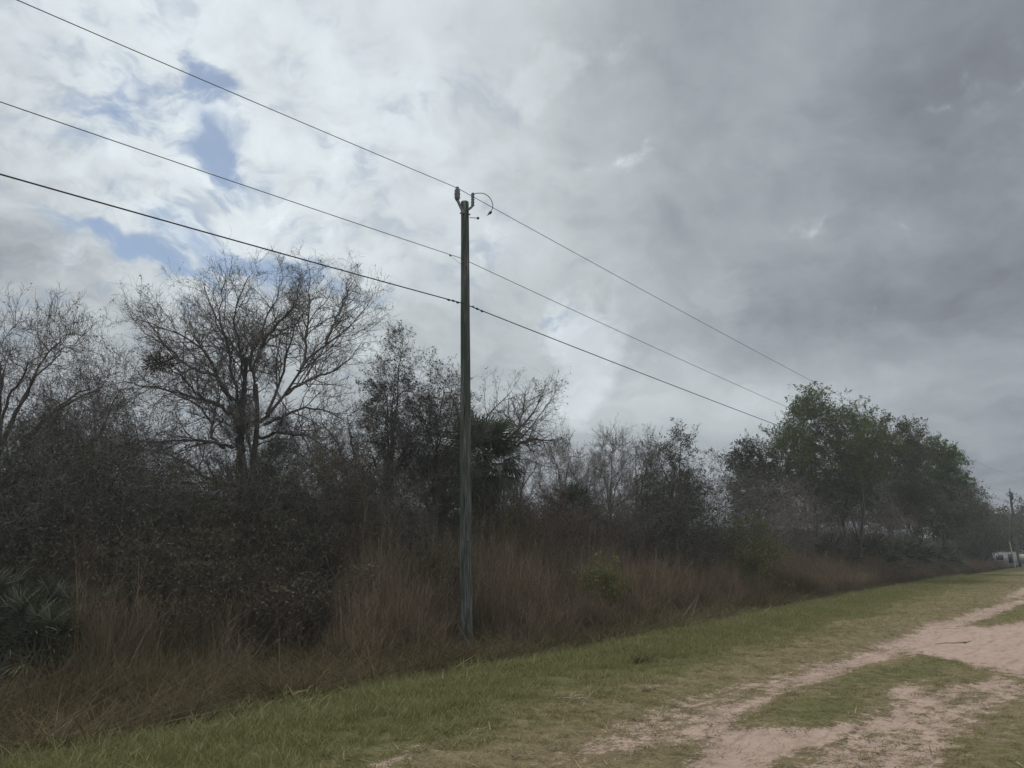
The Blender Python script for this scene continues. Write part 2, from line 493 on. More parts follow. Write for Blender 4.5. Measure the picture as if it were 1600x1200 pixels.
def poly_sd(u, v, poly):
    """signed distance, positive inside"""
    P = np.array(poly); inside = np.zeros(u.shape, bool); dist = np.full(u.shape, 1e9)
    for k in range(len(P)):
        a, b = P[k], P[(k + 1) % len(P)]
        e = b - a; w0, w1 = u - a[0], v - a[1]
        t = np.clip((w0 * e[0] + w1 * e[1]) / (e @ e), 0, 1)
        dist = np.minimum(dist, np.hypot(w0 - t * e[0], w1 - t * e[1]))
        c = ((a[1] <= v) != (b[1] <= v)) & (u < (b[0] - a[0]) * (v - a[1]) / (b[1] - a[1] + 1e-12) + a[0])
        inside ^= c
    return np.where(inside, dist, -dist)


def pp(*l): return [g_uv(*q) for q in l]


SAND = [  # bare sand: (outline on the ground, bareness)
    (pp((1700, 955), (1600, 968), (1480, 980), (1400, 1002), (1425, 1020), (1500, 1032), (1560, 1048), (1600, 1058), (1700, 1030)), 1.0),
    (pp((1700, 898), (1600, 930), (1530, 950), (1440, 975), (1370, 1000), (1290, 1030), (1230, 1052), (1260, 1066), (1330, 1046), (1400, 1022), (1470, 1000), (1600, 945), (1700, 910)), 0.72),
    (pp((1060, 1215), (1085, 1165), (1150, 1130), (1240, 1137), (1330, 1124), (1345, 1138), (1255, 1160), (1210, 1182), (1230, 1215)), 1.0),
    (pp((1360, 1072), (1450, 1056), (1450, 1080), (1400, 1095)), 0.8),
    (pp((1320, 1130), (1380, 1098), (1470, 1072), (1560, 1050), (1600, 1062), (1500, 1098), (1440, 1135), (1380, 1160)), 0.7),
    (pp((1120, 1120), (1180, 1090), (1240, 1060), (1130, 1100), (1060, 1130), (1020, 1170), (1080, 1150)), 0.55),
    (pp((1200, 1215), (1280, 1160), (1400, 1115), (1510, 1080), (1600, 1062), (1620, 1090), (1540, 1130), (1500, 1170), (1490, 1230)), 0.58),
    (pp((820, 1180), (960, 1120), (1100, 1070), (1240, 1035), (1350, 1000), (1340, 1015), (1230, 1060), (1080, 1120), (960, 1170), (880, 1215)), 0.46),
    (pp((1080, 1110), (1230, 1050), (1250, 1075), (1170, 1130), (1090, 1165), (1010, 1165)), 0.62),
    (pp((540, 1190), (620, 1160), (700, 1136), (760, 1124), (700, 1150), (640, 1178), (600, 1215)), 0.6),
    (pp((960, 1150), (1060, 1118), (1100, 1100), (1040, 1140), (980, 1190), (900, 1215)), 0.5),
    (pp((1180, 1015), (1280, 990), (1330, 985), (1260, 1005), (1190, 1028)), 0.35),
    (pp((960, 1075), (1040, 1060), (1030, 1070), (970, 1085)), 0.45),
]
GREEN = [  # grass standing in the tracks
    (pp((1165, 1125), (1225, 1082), (1320, 1056), (1400, 1030), (1440, 1016), (1500, 1030), (1470, 1050), (1390, 1062), (1355, 1098), (1285, 1130), (1210, 1128)), 1.0),
    (pp((1520, 975), (1600, 945), (1700, 915), (1700, 950), (1600, 966), (1540, 980)), 1.0),
    (pp((1500, 1210), (1510, 1160), (1550, 1120), (1620, 1086), (1760, 1030), (1800, 1215)), 0.4),
    (pp((940, 1200), (1020, 1160), (1090, 1150), (1070, 1190), (1050, 1215)), 0.55),
]


def fields(u, v):
    """bareness of the sand and how dead the grass is, by place on the ground"""
    w = (fbm(u * 1.3, v * 1.3, 21) - 0.5) * 0.9
    sand = np.zeros(u.shape)
    for p, a in SAND: sand = np.maximum(sand, a * np.clip(poly_sd(u, v, p) / 0.5 + 0.5 + w, 0, 1))
    # the rest of the two tracks up and down the road
    far = np.clip((u - 26) / 12, 0, 1) + np.clip((3.5 - u) / 2, 0, 1)
    tr = np.maximum(np.exp(-((v - 3.7) / 0.55) ** 2), np.exp(-((v - 1.9) / 0.6) ** 2))
    sand = np.maximum(sand, np.clip(far, 0, 1) * np.clip(tr * 0.9 + w * 0.4, 0, 1))
    for p, a in GREEN: sand = sand * (1 - a * np.clip(poly_sd(u, v, p) / 0.35 + 0.5 + w, 0, 1))
    q = edge_v(u) - v
    dead = np.clip((q - 2.2) / 2.0, 0, 1) * 0.75 + (fbm(u * 0.7, v * 0.9, 33) - 0.5) * 0.7
    for p, a in GREEN: dead = dead - 0.3 * a * np.clip(poly_sd(u, v, p) / 0.4 + 0.5, 0, 1)
    return np.clip(sand, 0, 1), np.clip(dead, 0, 1)


def graded(lo, a, b, hi, st, g):
    c = list(np.arange(a, b, st)); s = st
    while c[-1] < hi: s *= g; c.append(c[-1] + s)
    l = []; x, s = a, st
    while x > lo: s *= g; x -= s; l.append(x)
    return np.array(l[::-1] + c)


gu = graded(-1400, -2, 42, 1500, 0.11, 1.07)
gv = graded(-1400, -2.5, 12.5, 1500, 0.11, 1.07)
GU, GV = np.meshgrid(gu, gv, indexing='ij')
GZ = ground_z(GU, GV)
sandf, deadf = fields(GU, GV)
ruts = np.sin(GV * 2 * math.pi / 0.21 + 2.5 * fbm(GU * 0.3, GV * 1.5, 50)) * 0.008 + (fbm(GU * 3, GV * 6, 51) - .5) * 0.02
GZ = GZ - sandf * 0.05 + np.where(np.abs(GU - 20) < 24, sandf * ruts, 0)
gx, gy = to_xy(GU, GV)
mb = MB(); nv_ = len(gv)
ii = (np.arange(len(gu) - 1)[:, None] * nv_ + np.arange(nv_ - 1)[None]).ravel()
mb.add(np.stack([gx, gy, GZ], -1), np.stack([ii, ii + nv_, ii + nv_ + 1, ii + 1], -1))


def ground_mat():
    m, nt, o = new_mat('sand, turf and leaf litter')
    ge = nt.nodes.new('ShaderNodeNewGeometry'); pos = ge.outputs['Position']
    def attr(n):
        a = nt.nodes.new('ShaderNodeAttribute'); a.attribute_name = n; return X(nt, a.outputs['Fac'])
    sand, dead, rough = attr('sand'), attr('dead'), attr('rough')
    f1 = noise(nt, pos, 5.5, 8, 0.68); f2 = noise(nt, pos, 34, 5, 0.7); f3 = noise(nt, pos, 1.1, 5, 0.6)
    a1, a2, a3 = (X(nt, q.outputs['Fac']) for q in (f1, f2, f3))
    sandc = ramp(nt, a1 * 0.6 + a2 * 0.4, [(0.3, (0.37, 0.262, 0.212)), (0.5, (0.49, 0.36, 0.3)), (0.72, (0.58, 0.45, 0.375))])
    turf = ramp(nt, a1 * 0.55 + a2 * 0.45, [(0.3, (0.07, 0.074, 0.027)), (0.5, (0.13, 0.132, 0.052)), (0.7, (0.2, 0.19, 0.09))])
    deadc = ramp(nt, a1 * 0.45 + a2 * 0.55, [(0.3, (0.11, 0.088, 0.05)), (0.5, (0.22, 0.175, 0.1)), (0.7, (0.4, 0.33, 0.225))])
    lit = ramp(nt, a1 * 0.5 + a2 * 0.5, [(0.3, (0.03, 0.02, 0.012)), (0.55, (0.075, 0.05, 0.03)), (0.75, (0.12, 0.085, 0.05))])
    c = mixc(nt, (dead + (a3 - 0.5) * 0.6 + (a1 - 0.5) * 0.5).step(0.25, 0.75), turf, deadc)
    vv = X(nt, vmath(nt, 'DOT_PRODUCT', pos, (VX, VY, 0)).outputs['Value'])
    uu = X(nt, vmath(nt, 'DOT_PRODUCT', pos, (UX, UY, 0)).outputs['Value'])
    rc = nt.nodes.new('ShaderNodeCombineXYZ'); nt.links.new((uu * 0.12).s, rc.inputs[0]); nt.links.new((vv + (a3 - 0.5) * 0.5).s, rc.inputs[1])
    rn = X(nt, noise(nt, rc.outputs[0], 9.0, 5, 0.65).outputs['Fac'])          # wheel ruts drawn out along the road
    sandc = mixc(nt, rn.step(0.5, 0.66) * 0.55, sandc, (0.3, 0.215, 0.17))  # rut shade painted into the sand colour as darker streaks
    sandc = mixc(nt, a2.step(0.6, 0.72) * 0.6, sandc, (0.2, 0.15, 0.105))
    sm = (sand + (a1 - 0.5) * 1.3 + (a2 - 0.5) * 1.5).step(0.36, 0.6)
    c = mixc(nt, sm, c, sandc)
    c = mixc(nt, (rough + (a1 - 0.5) * 0.5).step(0.35, 0.65), c, lit)
    p = nt.nodes.new('ShaderNodeBsdfPrincipled'); nt.links.new(c, p.inputs['Base Color'])
    p.inputs['Roughness'].default_value = 0.95; p.inputs['Specular IOR Level'].default_value = 0.1
    wv_ = ((vv + (a3 - 0.5) * 0.35) * (2 * math.pi / 0.17)).op('SINE') * 0.16
    b = nt.nodes.new('ShaderNodeBump'); b.inputs['Strength'].default_value = 1.0; b.inputs['Distance'].default_value = 0.055
    nt.links.new((a1 * 0.35 + a2 * 0.35 + ((rn - 0.5) * 1.6 + wv_) * sm * (a3 - 0.2)).s, b.inputs['Height']); nt.links.new(b.outputs[0], p.inputs['Normal'])
    nt.links.new(p.outputs[0], o.inputs[0])
    return m


ground = mb.build('ground', ground_mat(), smooth=True)
ground['kind'] = 'structure'
for nme, arr in (('sand', sandf), ('dead', deadf), ('rough', np.clip((GV - edge_v(GU)) / 0.5 + 0.3, 0, 1))):
    a = ground.data.attributes.new(nme, 'FLOAT', 'POINT'); a.data.foreach_set('value', arr.astype(np.float32).ravel())


# ------------------------------------------------------------------ utility pole and cables
def pole_point(px, py, Y):
    d = ray(px, py); return d * (Y / d[1]) + np.array([0, 0, EYE])


PU, PV = 11.9, 10.6
pxw, pyw = to_xy(PU, PV)
pbase = np.array([pxw, pyw, ground_z(PU, PV) - 0.4])
ptop = pole_point(727, 316, pyw)
pole = empty('utility_pole', (pbase[0], pbase[1], pbase[2]), 'tall weathered grey wooden utility pole leaning slightly, nearest, rising from rough grass', 'utility pole', 'wooden utility poles')
org = pbase
t_ = np.linspace(0, 1, 40)[:, None]
shaft = pbase + (ptop - pbase) * t_
rng = np.random.default_rng(4)
shaft[:, :2] += np.cumsum(rng.normal(0, 0.0012, (40, 2)), 0)
rad = np.interp(t_[:, 0], [0, 0.1, 1], [0.142, 0.13, 0.088])
b = MB(1); b.tubes(shaft, rad, 20, 0)
tp = shaft[-1]; k = 20
b.tubes(np.array([tp, tp + [0, 0, 0.012], tp + [0, 0, 0.02]]), np.array([0.088, 0.075, 0.002]), 20, 0)
b.build('shaft', M['pole'], pole, org, True)


def Q(px, py, off=0.0): return pole_point(px, py, pyw + off)


def lathe(mbx, p0, p1, prof, k=14, mat=0):
    p0, p1 = np.asarray(p0), np.asarray(p1)
    P = np.array([p0 + (p1 - p0) * t for t, _ in prof]); R = np.array([r for _, r in prof])
    d = unit(p1 - p0); a = unit(np.cross(d, [0.3, 0.9, 0.2])); c = np.cross(d, a)
    ang = np.arange(k) * 2 * math.pi / k
    V = P[:, None] + R[:, None, None] * (a * np.cos(ang)[:, None] + c * np.sin(ang)[:, None])
    i = np.arange(len(P) - 1)[:, None] * k; j = np.arange(k); j2 = (j + 1) % k
    mbx.add(V, np.stack([i + j, i + j2, i + k + j2, i + k + j], -1), mat)


def sheds(n, r0, r1):
    pr = [(0, 0.002), (0.0, r0)]
    for q in range(n):
        a = (q + 0.15) / n; pr += [(a, r0), (a + 0.12 / n, r1), (a + 0.4 / n, r1 * 0.96), (a + 0.6 / n, r0)]
    return pr + [(0.97, r0), (1.0, r0 * 0.8), (1.0, 0.002)]


b = MB(2); b.tubes(resample([Q(725, 334, -0.1), Q(719, 322, -0.08), Q(715, 313, -0.05)], 6), np.full(6, 0.033), 8)
b.build('insulator_bracket', M['steel'], pole, org, True)
b = MB(2); lathe(b, Q(714.5, 314, -0.05), Q(714.5, 292.5, -0.05), [(0, .002), (0, .03), (.12, .05), (.2, .062), (.3, .066), (.36, .055), (.42, .066), (.55, .068), (.62, .056), (.68, .064), (.8, .06), (.86, .034), (.94, .044), (1, .036), (1, .002)])
ins = b.build('pin_insulator', M['porcelain'], pole, org, True)
b = MB(3); b.tubes(resample([Q(731.5, 327.5, -0.09), Q(735, 325, -0.09), Q(738.5, 323, -0.08), Q(739, 316, -0.08)], 7), np.full(7, 0.026), 8)
b.build('arrester_bracket', M['steel'], pole, org, True)
b = MB(3); lathe(b, Q(738.5, 322, -0.08), Q(738.8, 301.5, -0.08), sheds(5, 0.031, 0.041))
arr = b.build('surge_arrester', M['porcelain'], pole, org, True)
b = MB(3); b.tubes(resample([Q(739.5, 303, -.08), Q(747, 301.5, -.12), Q(757, 302, -.18), Q(766, 309, -.2), Q(770.5, 319, -.2), Q(770, 327, -.2), Q(766, 332.5, -.2)], 16), np.full(16, 0.0085), 6)
jl = b.build('jumper_lead', M['cable'], pole, org, True)
b = MB(3); lathe(b, Q(768, 330.5, -.2), Q(761, 336.8, -.2), [(0, .002), (0, .02), (.2, .032), (.4, .032), (.5, .016), (.7, .02), (.8, .008), (1, .006), (1, .001)])
b.build('lead_clamp', M['black'], pole, org, True)
b = MB(3); b.tubes(np.array([Q(733.5, 340, -.06), Q(746, 340.8, -.1)]), np.full(2, 0.008), 6)
b.build('standoff_rod', M['steel'], pole, org, True)
b = MB(3); lathe(b, Q(745, 340.8, -.1), Q(749, 341, -.1), [(0, .002), (0, .02), (.3, .03), (.7, .026), (1, .012), (1, .001)])
b.build('rod_end_knob', M['black'], pole, org, True)
for (x, y, dx) in ((720.5, 333, -3), (733, 335, 3), (722.5, 408.5, -2.5), (724.5, 474, -2.5), (739, 479, 3), (728, 414, 0)):
    b = MB(5); c0 = Q(x, y, -0.06)
    b.tubes(np.array([c0 - [dx * .006, 0, 0], c0 + [dx * .009, 0, 0]]) if dx else np.array([c0, c0 + [0, -.04, 0]]), np.array([.018, .018]), 6, cap=True)
    b.build('bolt', M['steel'], pole, org)
for s in range(3):
    b = MB(6); zz = (pbase[2] + 1.9 + s * 0.9)
    tt = (zz - pbase[2]) / (ptop[2] - pbase[2]); c0 = pbase + (ptop - pbase) * tt
    b.box(c0 + [0.02 + 0.02 * s, -0.128, 0], (0.05, 0.006, 0.075 if s != 1 else 0.04)); b.build('pole_tag', M['steel'], pole, org) if s == 1 else None
# ground wire stapled down the shaft
gw = pbase + (ptop - pbase) * np.linspace(0.03, 0.96, 24)[:, None]
gw[:, 0] += 0.075 - 0.04 * np.linspace(0, 1, 24); gw[:, 1] -= np.interp(np.linspace(0.03, .96, 24), [0, 1], [0.118, 0.082])
b = MB(7); b.tubes(gw, np.full(24, 0.006), 5); b.build('ground_wire', M['wire'], pole, org)

NU, NV = 128.0, 9.4            # next pole along the line, out of frame beyond the trees
BU, BV = -78.0, 11.2           # previous pole, out of frame to the left
npole_xy, bpole_xy = np.array(to_xy(NU, NV)), np.array(to_xy(BU, BV))


def on_plane(px, py, A, B):
    """sight line meets the vertical plane through two ground points: fraction and height"""
    d = ray(px, py); e = B - A
    M2 = np.array([[d[0], -e[0]], [d[1], -e[1]]]); s, t = np.linalg.solve(M2, A)
    return t, d[2] * s + EYE


def span(A, B, zA, zB, pts, n=60):
    """parabola hung between two posts, fitted to how far the cable sags"""
    num = den = 0
    for q in pts:
        t, z = on_plane(*q, A, B); w = t * (1 - t)
        num += w * ((zA + (zB - zA) * t) - z); den += w * w
    sag = max(0.02, num / den); t = np.linspace(0, 1, n)
    return np.stack([A[0] + (B[0] - A[0]) * t, A[1] + (B[1] - A[1]) * t, zA + (zB - zA) * t - sag * t * (1 - t)], 1)


PXY = np.array([pxw, pyw])
def cable(name, label, mat, r, a_px, left, right, zl, zr, off, group):
    zA = a_px[2]
    A = np.array(a_px[:2])
    L = span(A, bpole_xy + off, zA, zl, left); R_ = span(A, npole_xy + off, zA, zr, right)
    pts = np.vstack([L[::-1], R_[1:]])
    root = empty(name, A.tolist() + [zA], label, 'power line', group)
    bb = MB(11); bb.tubes(pts, np.full(len(pts), r), 6); bb.build('conductor', mat, root, (A[0], A[1], zA), True)
    return root, pts, np.array([A[0], A[1], zA])


w1, p1_, o1 = cable('power_line', 'thin top wire clipped to the insulator on the pole tip', M['wire'], 0.0075, Q(714, 293.5, -0.05), [(25, 0), (300, 117)], [(800, 343), (1039, 470), (1284, 604)], 8.7, 10.6, np.array([-0.14, -0.05]), 'cables along the pole line')
w2, p2_, o2 = cable('power_line', 'thin middle wire bolted to the pole below its tip', M['wire'], 0.0075, Q(722, 404, -0.12), [(0, 161), (345, 275)], [(800, 442), (1223, 633)], 7.4, 8.6, np.array([-0.02, -0.13]), 'cables along the pole line')
w3, p3_, o3 = cable('power_line', 'thick black lowest cable with small clamps beside the pole', M['cable'], 0.0125, Q(725, 474.5, -0.1), [(0, 275), (320, 360), (630, 447)], [(800, 505), (1211, 663)], 6.5, 7.4, np.array([0.0, -0.15]), 'cables along the pole line')
for (x, y) in ((701, 468.5), (708, 470), (715, 472.5), (745.5, 482.5), (753, 486)):
    bb = MB(12); c0 = Q(x, y, -.12 if x < 730 else -.1); e = unit(Q(x + 3, y + 1.2, -.12) - Q(x, y, -.12))
    lathe(bb, c0 - e * .03, c0 + e * .03, [(0, .002), (0, .018), (.5, .024), (1, .018), (1, .002)], 8)
    bb.build('cable_clamp', M['black'], w3, o3)
bb = MB(13); c0 = Q(703.5, 399.3, -.14); lathe(bb, c0 - [.02, 0, -.008], c0 + [.02, 0, -.008], [(0, .002), (0, .014), (.5, .02), (1, .014), (1, .002)], 8)
bb.build('cable_clamp', M['steel'], w2, o2)
bb = MB(13); bb.tubes(resample([Q(704, 399.5, -.13), Q(711, 405, -.12), Q(716, 410, -.1), Q(722, 414, -.08)], 8), np.full(8, .004), 4)
bb.build('bond_wire', M['wire'], w2, o2)


# ------------------------------------------------------------------ woody plants
def put_tubes(mb, levels, mat_limb, mat_twig):
    for (P, R, k, mt) in levels: mb.tubes(P, R, k, mt)


def woody(name, label, cat, px, D, py_top, width, seed, bark='bark', twig='twig', leaf='dry_leaf', nstem=1, lean=(0, 0), r0=None,
          t0=0.25, limbs=14, ang=(62, 30), up=0.06, sub=7, tert=6, twigs=4, nleaf=1, lsize=0.05, leaf_on=(0.3, 1.0), group=None,
          crown_shape='round', trunk_pts=None, limb_pts=None, loc=None, lr=0.5, wob=0.13, droop=0.0, H=None, leaf_clump=1.0, spread0=0.25):
    rng = np.random.default_rng(seed)
    base = site(px, D, -0.08) if loc is None else np.array(loc)
    if H is None:
        H = at(px, py_top, math.hypot(base[0], base[1]))[2] - base[2]
    root = empty(name, base, label, cat, group)
    tm, cm = MB(seed), MB(seed + 1)
    r0 = r0 or 0.016 * H + 0.02
    if trunk_pts is not None:
        St = np.array([resample(q, 16) for q in trunk_pts]); nst = len(St)
        SR = np.linspace(1, 0.3, 16)[None] * np.full((nst, 1), r0)
    else:
        nst = nstem
        az = rng.random(nst) * 6.283 if nst > 1 else np.zeros(1)
        sp = (0.0 if nst == 1 else spread0) * np.sqrt(rng.random(nst))
        d0 = np.stack([np.cos(az) * sp + lean[0], np.sin(az) * sp + lean[1], np.ones(nst)], 1)
        off = np.stack([np.cos(az), np.sin(az), np.zeros(nst)], 1) * (0.0 if nst == 1 else 0.12 * width) * np.sqrt(rng.random((nst, 1)))
        LH = H * (0.92 if nst == 1 else 1) * (1 if nst == 1 else rng.uniform(0.6, 0.98, nst)) * np.ones(nst)
        rs = np.full(nst, r0 / (1 if nst == 1 else nst ** 0.35))
        St, SR = grow(rng, base + off, d0, LH * 0.9, rs, 16, 0.05 + 0.25 * wob, 0.03, 0.12)
    tm.tubes(St, SR, 9 if nst < 4 else 6, 0)
    shp = {'round': lambda t: np.sqrt(np.clip(1 - ((t - 0.5) / 0.62) ** 2, 0.05, 1)),
           'vase': lambda t: 1.05 - 0.65 * t,
           'cone': lambda t: 1.1 - 0.85 * t,
           'top': lambda t: np.clip(0.45 + 0.8 * t - 0.5 * np.maximum(t - .75, 0) * 4 * .7, .2, 1.2)}[crown_shape]
    if limb_pts is not None:
        LP = np.array([resample(q, 16) for q in limb_pts]); LP[:, 1:] += rng.normal(0, 0.02, LP[:, 1:].shape)
        LR = np.full((len(LP), 1), r0 * lr) * np.linspace(1, 0.16, 16)[None]
        L2, LR2 = sprout(rng, St, SR, limbs, t0, 0.97, ang[0], 12, width * 0.35, wob, up, 16, 0.3, 0.006, 0.2, shp)
        tm.tubes(LP, LR, 7, 0); tm.tubes(L2, LR2, 5, 0)
        P1 = np.concatenate([LP, L2]); R1 = np.concatenate([LR, LR2])
    else:
        B = len(St)
        t = t0 + (0.98 - t0) * (np.arange(limbs)[None] + rng.random((B, limbs))) / limbs
        P1, R1 = sprout(rng, St, SR, limbs, t0, 0.98, 0.5 * (ang[0] + ang[1]), 0.35 * abs(ang[0] - ang[1]) + 6, width * 0.68, wob, up, 16, lr, 0.006, 0.2, shp)
        tm.tubes(P1, R1, 5, 0)
    P1s = np.concatenate([P1, St]); R1s = np.concatenate([R1, SR])
    P2, R2 = sprout(rng, P1, R1, sub, 0.18, 1.0, 44, 13, np.maximum(plen(P1) * 0.4, 0.5), wob * 1.2, up * 0.9 - droop, 9, 0.55, 0.004, 0.3)
    zc = 0.6 if nst < 4 else 0.45
    def inside(p, k=1.0):
        if limb_pts is not None: return np.ones(len(p), bool)
        d = p - base; rr_ = np.hypot(d[:, 0] - lean[0] * d[:, 2], d[:, 1] - lean[1] * d[:, 2]); dz_ = d[:, 2] - zc * H
        ph = np.arctan2(d[:, 1], d[:, 0])
        lim = k * (0.72 + 0.62 * fbm(ph * 1.6 + 9, dz_ / H * 5 + 9, seed, 3))
        if crown_shape in ('vase', 'cone'): return (d[:, 2] < H * (0.85 + 0.15 * lim)) & (rr_ < width * 0.62 * lim)
        return (rr_ / (width * 0.55)) ** 2 + (dz_ / np.where(dz_ > 0, H * (1 - zc), H * zc * 1.25)) ** 2 < lim ** 2
    cm.tubes(P2, R2, 4, 0) if limb_pts is not None else None
    if limb_pts is None:
        kp = inside(P2[:, -1], 1.08); P2, R2 = P2[kp], R2[kp]; cm.tubes(P2, R2, 4, 0)
    P3, R3 = sprout(rng, P2, R2, tert, 0.15, 1.0, 46, 15, np.maximum(plen(P2) * 0.5, 0.25), wob * 1.5, up - droop, 6, 0.6, 0.0032, 0.5)
    kp = inside(P3[:, -1], 1.03); P3, R3 = P3[kp], R3[kp]
    cm.tubes(P3, R3, 3, 0)
    tips = P3
    if twigs:
        P4, R4 = sprout(rng, P3, R3, twigs, 0.15, 1.0, 45, 16, np.maximum(plen(P3) * 0.5, 0.12), wob * 1.6, up - droop, 4, 0.7, 0.0026, 0.7)
        kp = inside(P4[:, -1]); P4, R4 = P4[kp], R4[kp]
        cm.tubes(P4, R4, 3, 0); tips = P4
    if nleaf:
        nn = max(1, int(math.ceil(nleaf)))
        C = along(rng, tips, nn, *leaf_on)
        keep = rng.random(len(C)) < nleaf / nn
        if leaf_clump > 0:
            m = fbm(C[:, 0] * 1.6 + C[:, 2] * 0.7, C[:, 1] * 1.6 + C[:, 2] * 1.3, seed)
            keep &= rng.random(len(C)) < np.clip(0.5 + (m - 0.47) * 5 * leaf_clump, 0.12, 1)
        C = C[keep]
        cm.leaves(C, lsize, 1, 0.5, rnd=np.clip(rng.normal(0.5, 0.25, len(C)), 0, 1))
    tm.build('trunk' if nst < 4 else 'stems', M[bark], root, base, True)
    cm.build('crown', [M[twig], M[leaf]], root, base)
    return root


def cluster_tree(name, label, cat, px, D, py_top, width, seed, bark='bark', twig='twig', leaf='dry_leaf', nstem=1, zb=0.3, K=50, rc=0.7, pointed=0.0, prim=8, fork=0.35,
                 nsub=8, ntert=6, ntwig=4, nleaf=1.0, lsize=0.06, r0=None, up=0.05, wob=0.16, shell=0.5, group=None, shift=(0, 0), outline=0.5, asc=0.5, rk=1.0):
    """a crown grown towards many leaf clumps spread through an uneven dome"""
    rng = np.random.default_rng(seed)
    base = site(px, D, -0.08)
    H = at(px, py_top, math.hypot(base[0], base[1]))[2] - base[2]
    root = empty(name, base, label, cat, group)
    tm, cm = MB(seed), MB(seed + 1)
    r0 = r0 or 0.015 * H + 0.02
    zlo, zhi = zb * H, H - rc * 0.35
    zc, hz_ = 0.5 * (zlo + zhi), 0.5 * (zhi - zlo)
    C = []; tries = 0
    dmin = rc * 0.75
    while len(C) < K and tries < 6000:
        tries += 1
        d = rng.normal(size=3); d /= np.linalg.norm(d)
        rad_ = (shell + (1 - shell) * rng.random()) if rng.random() < 0.75 else rng.random()
        lob = 1 - outline * 0.55 + outline * float(fbm(np.array([math.atan2(d[1], d[0]) * 1.3 + 7]), np.array([d[2] * 2.1 + 7]), seed, 3)[0])
        p = d * rad_ * np.array([width * 0.5 - rc * 0.5, width * 0.5 - rc * 0.5, hz_]) * min(lob, 1.0)
        if pointed: p[:2] *= 1 - pointed * max(0, p[2] / hz_)
        p = p + np.array([shift[0], shift[1], zc])
        if C and np.min(np.linalg.norm(np.array(C) - p, axis=1)) < dmin * (0.55 + 0.45 * (1 - tries / 6000)): continue
        C.append(p)
    C = np.array(C) + base
    # trunk or stems
    if nstem == 1:
        St, SR = grow(rng, base[None], np.array([[shift[0] / H * .8, shift[1] / H * .8, 1.0]]), np.array([max(zlo * 1.2, H * (fork + 0.25))]), np.array([r0]), 16, 0.035, 0.02, 0.5)
    else:
        az = rng.random(nstem) * 6.283
        off = np.stack([np.cos(az), np.sin(az), 0 * az], 1) * rng.random((nstem, 1)) * 0.08 * width
        St, SR = grow(rng, base + off, np.stack([np.cos(az) * .3, np.sin(az) * .3, 0 * az + 1], 1), np.full(nstem, H * (fork + 0.2)) * rng.uniform(.7, 1.1, nstem), np.full(nstem, r0 / nstem ** .4), 16, 0.06, 0.02, 0.45)
    tm.tubes(St, SR, 8, 0)
    # main limbs towards groups of clumps
    cen = C[rng.permutation(len(C))[:prim]].copy()
    for _ in range(6):
        lab = np.argmin(((C[:, None] - cen[None]) ** 2).sum(-1), 1)
        for k in range(prim):
            if (lab == k).any(): cen[k] = C[lab == k].mean(0)
    flat = St.reshape(-1, 3)[:, :]; idx = np.arange(len(flat)).reshape(St.shape[0], 16)
    ok = idx[:, int(16 * fork / (fork + .25)):].ravel()
    LP, LR = [], []
    def curve(p0, p1, n, T=None):
        e = p1 - p0; L = np.linalg.norm(e)
        c1 = p0 + (T if T is not None else np.array([0, 0, 1.0])) * L * asc * 0.6 + e * 0.2
        t = np.linspace(0, 1, n)[:, None]
        P = (1 - t) ** 2 * p0 + 2 * t * (1 - t) * c1 + t * t * p1
        w = np.cumsum(rng.normal(0, 0.03 * L / math.sqrt(n), (n, 3)), 0); w -= w[-1] * t
        return P + w
    for k in range(prim):
        cand = flat[ok]; dd = np.linalg.norm(cand[:, :2] - cen[k, :2], axis=1) + np.abs(cand[:, 2] - (cen[k, 2] - 0.3 * H)) * 0.8
        j = ok[np.argmin(dd + rng.random(len(cand)) * 0.1 * H)]
        LP.append(curve(flat[j], cen[k], 16)); LR.append(np.linspace(SR.ravel()[j] * 0.62, SR.ravel()[j] * 0.22, 16))
    LP, LR = np.array(LP), np.array(LR); tm.tubes(LP, LR, 6, 0)
    allp = np.concatenate([LP.reshape(-1, 3), St.reshape(-1, 3)[ok]]); allr = np.concatenate([LR.ravel(), SR.ravel()[ok]])
    SP, SRr = [], []
    for c in C:
        dd = np.linalg.norm(allp - c, axis=1) + np.maximum(0, allp[:, 2] - c[2]) * 1.2
        j = int(np.argmin(dd))
        if dd[j] < 0.05: j = int(np.argsort(dd)[min(6, len(dd) - 1)])
        T = unit(rng.normal(0, .35, 3) + np.array([0, 0, 1.0]))
        SP.append(curve(allp[j], c, 12, T)); rr0 = min(allr[j] * 0.6, 0.012 + 0.012 * np.linalg.norm(c - allp[j])); SRr.append(np.linspace(rr0, 0.006, 12))
    SP, SRr = np.array(SP), np.array(SRr)
    tm.tubes(SP, SRr, 5, 0)
    # twigs and leaves around each clump
    P2, R2 = sprout(rng, SP, SRr, nsub, 0.35, 1.0, 58, 20, rc * 0.95, wob, up, 8, 0.7, 0.004 * rk, 0.4, lambda t: 0.7 + 0.5 * t)
    cm.tubes(P2, R2, 4, 0)
    P3, R3 = sprout(rng, P2, R2, ntert, 0.15, 1.0, 46, 15, rc * 0.5, wob * 1.2, up, 6, 0.65, 0.0032 * rk, 0.5)
    cm.tubes(P3, R3, 3, 0)
    P4, R4 = sprout(rng, P3, R3, ntwig, 0.15, 1.0, 45, 16, rc * 0.25, wob * 1.4, up, 4, 0.7, 0.0026 * rk, 0.7)
    cm.tubes(P4, R4, 3, 0)
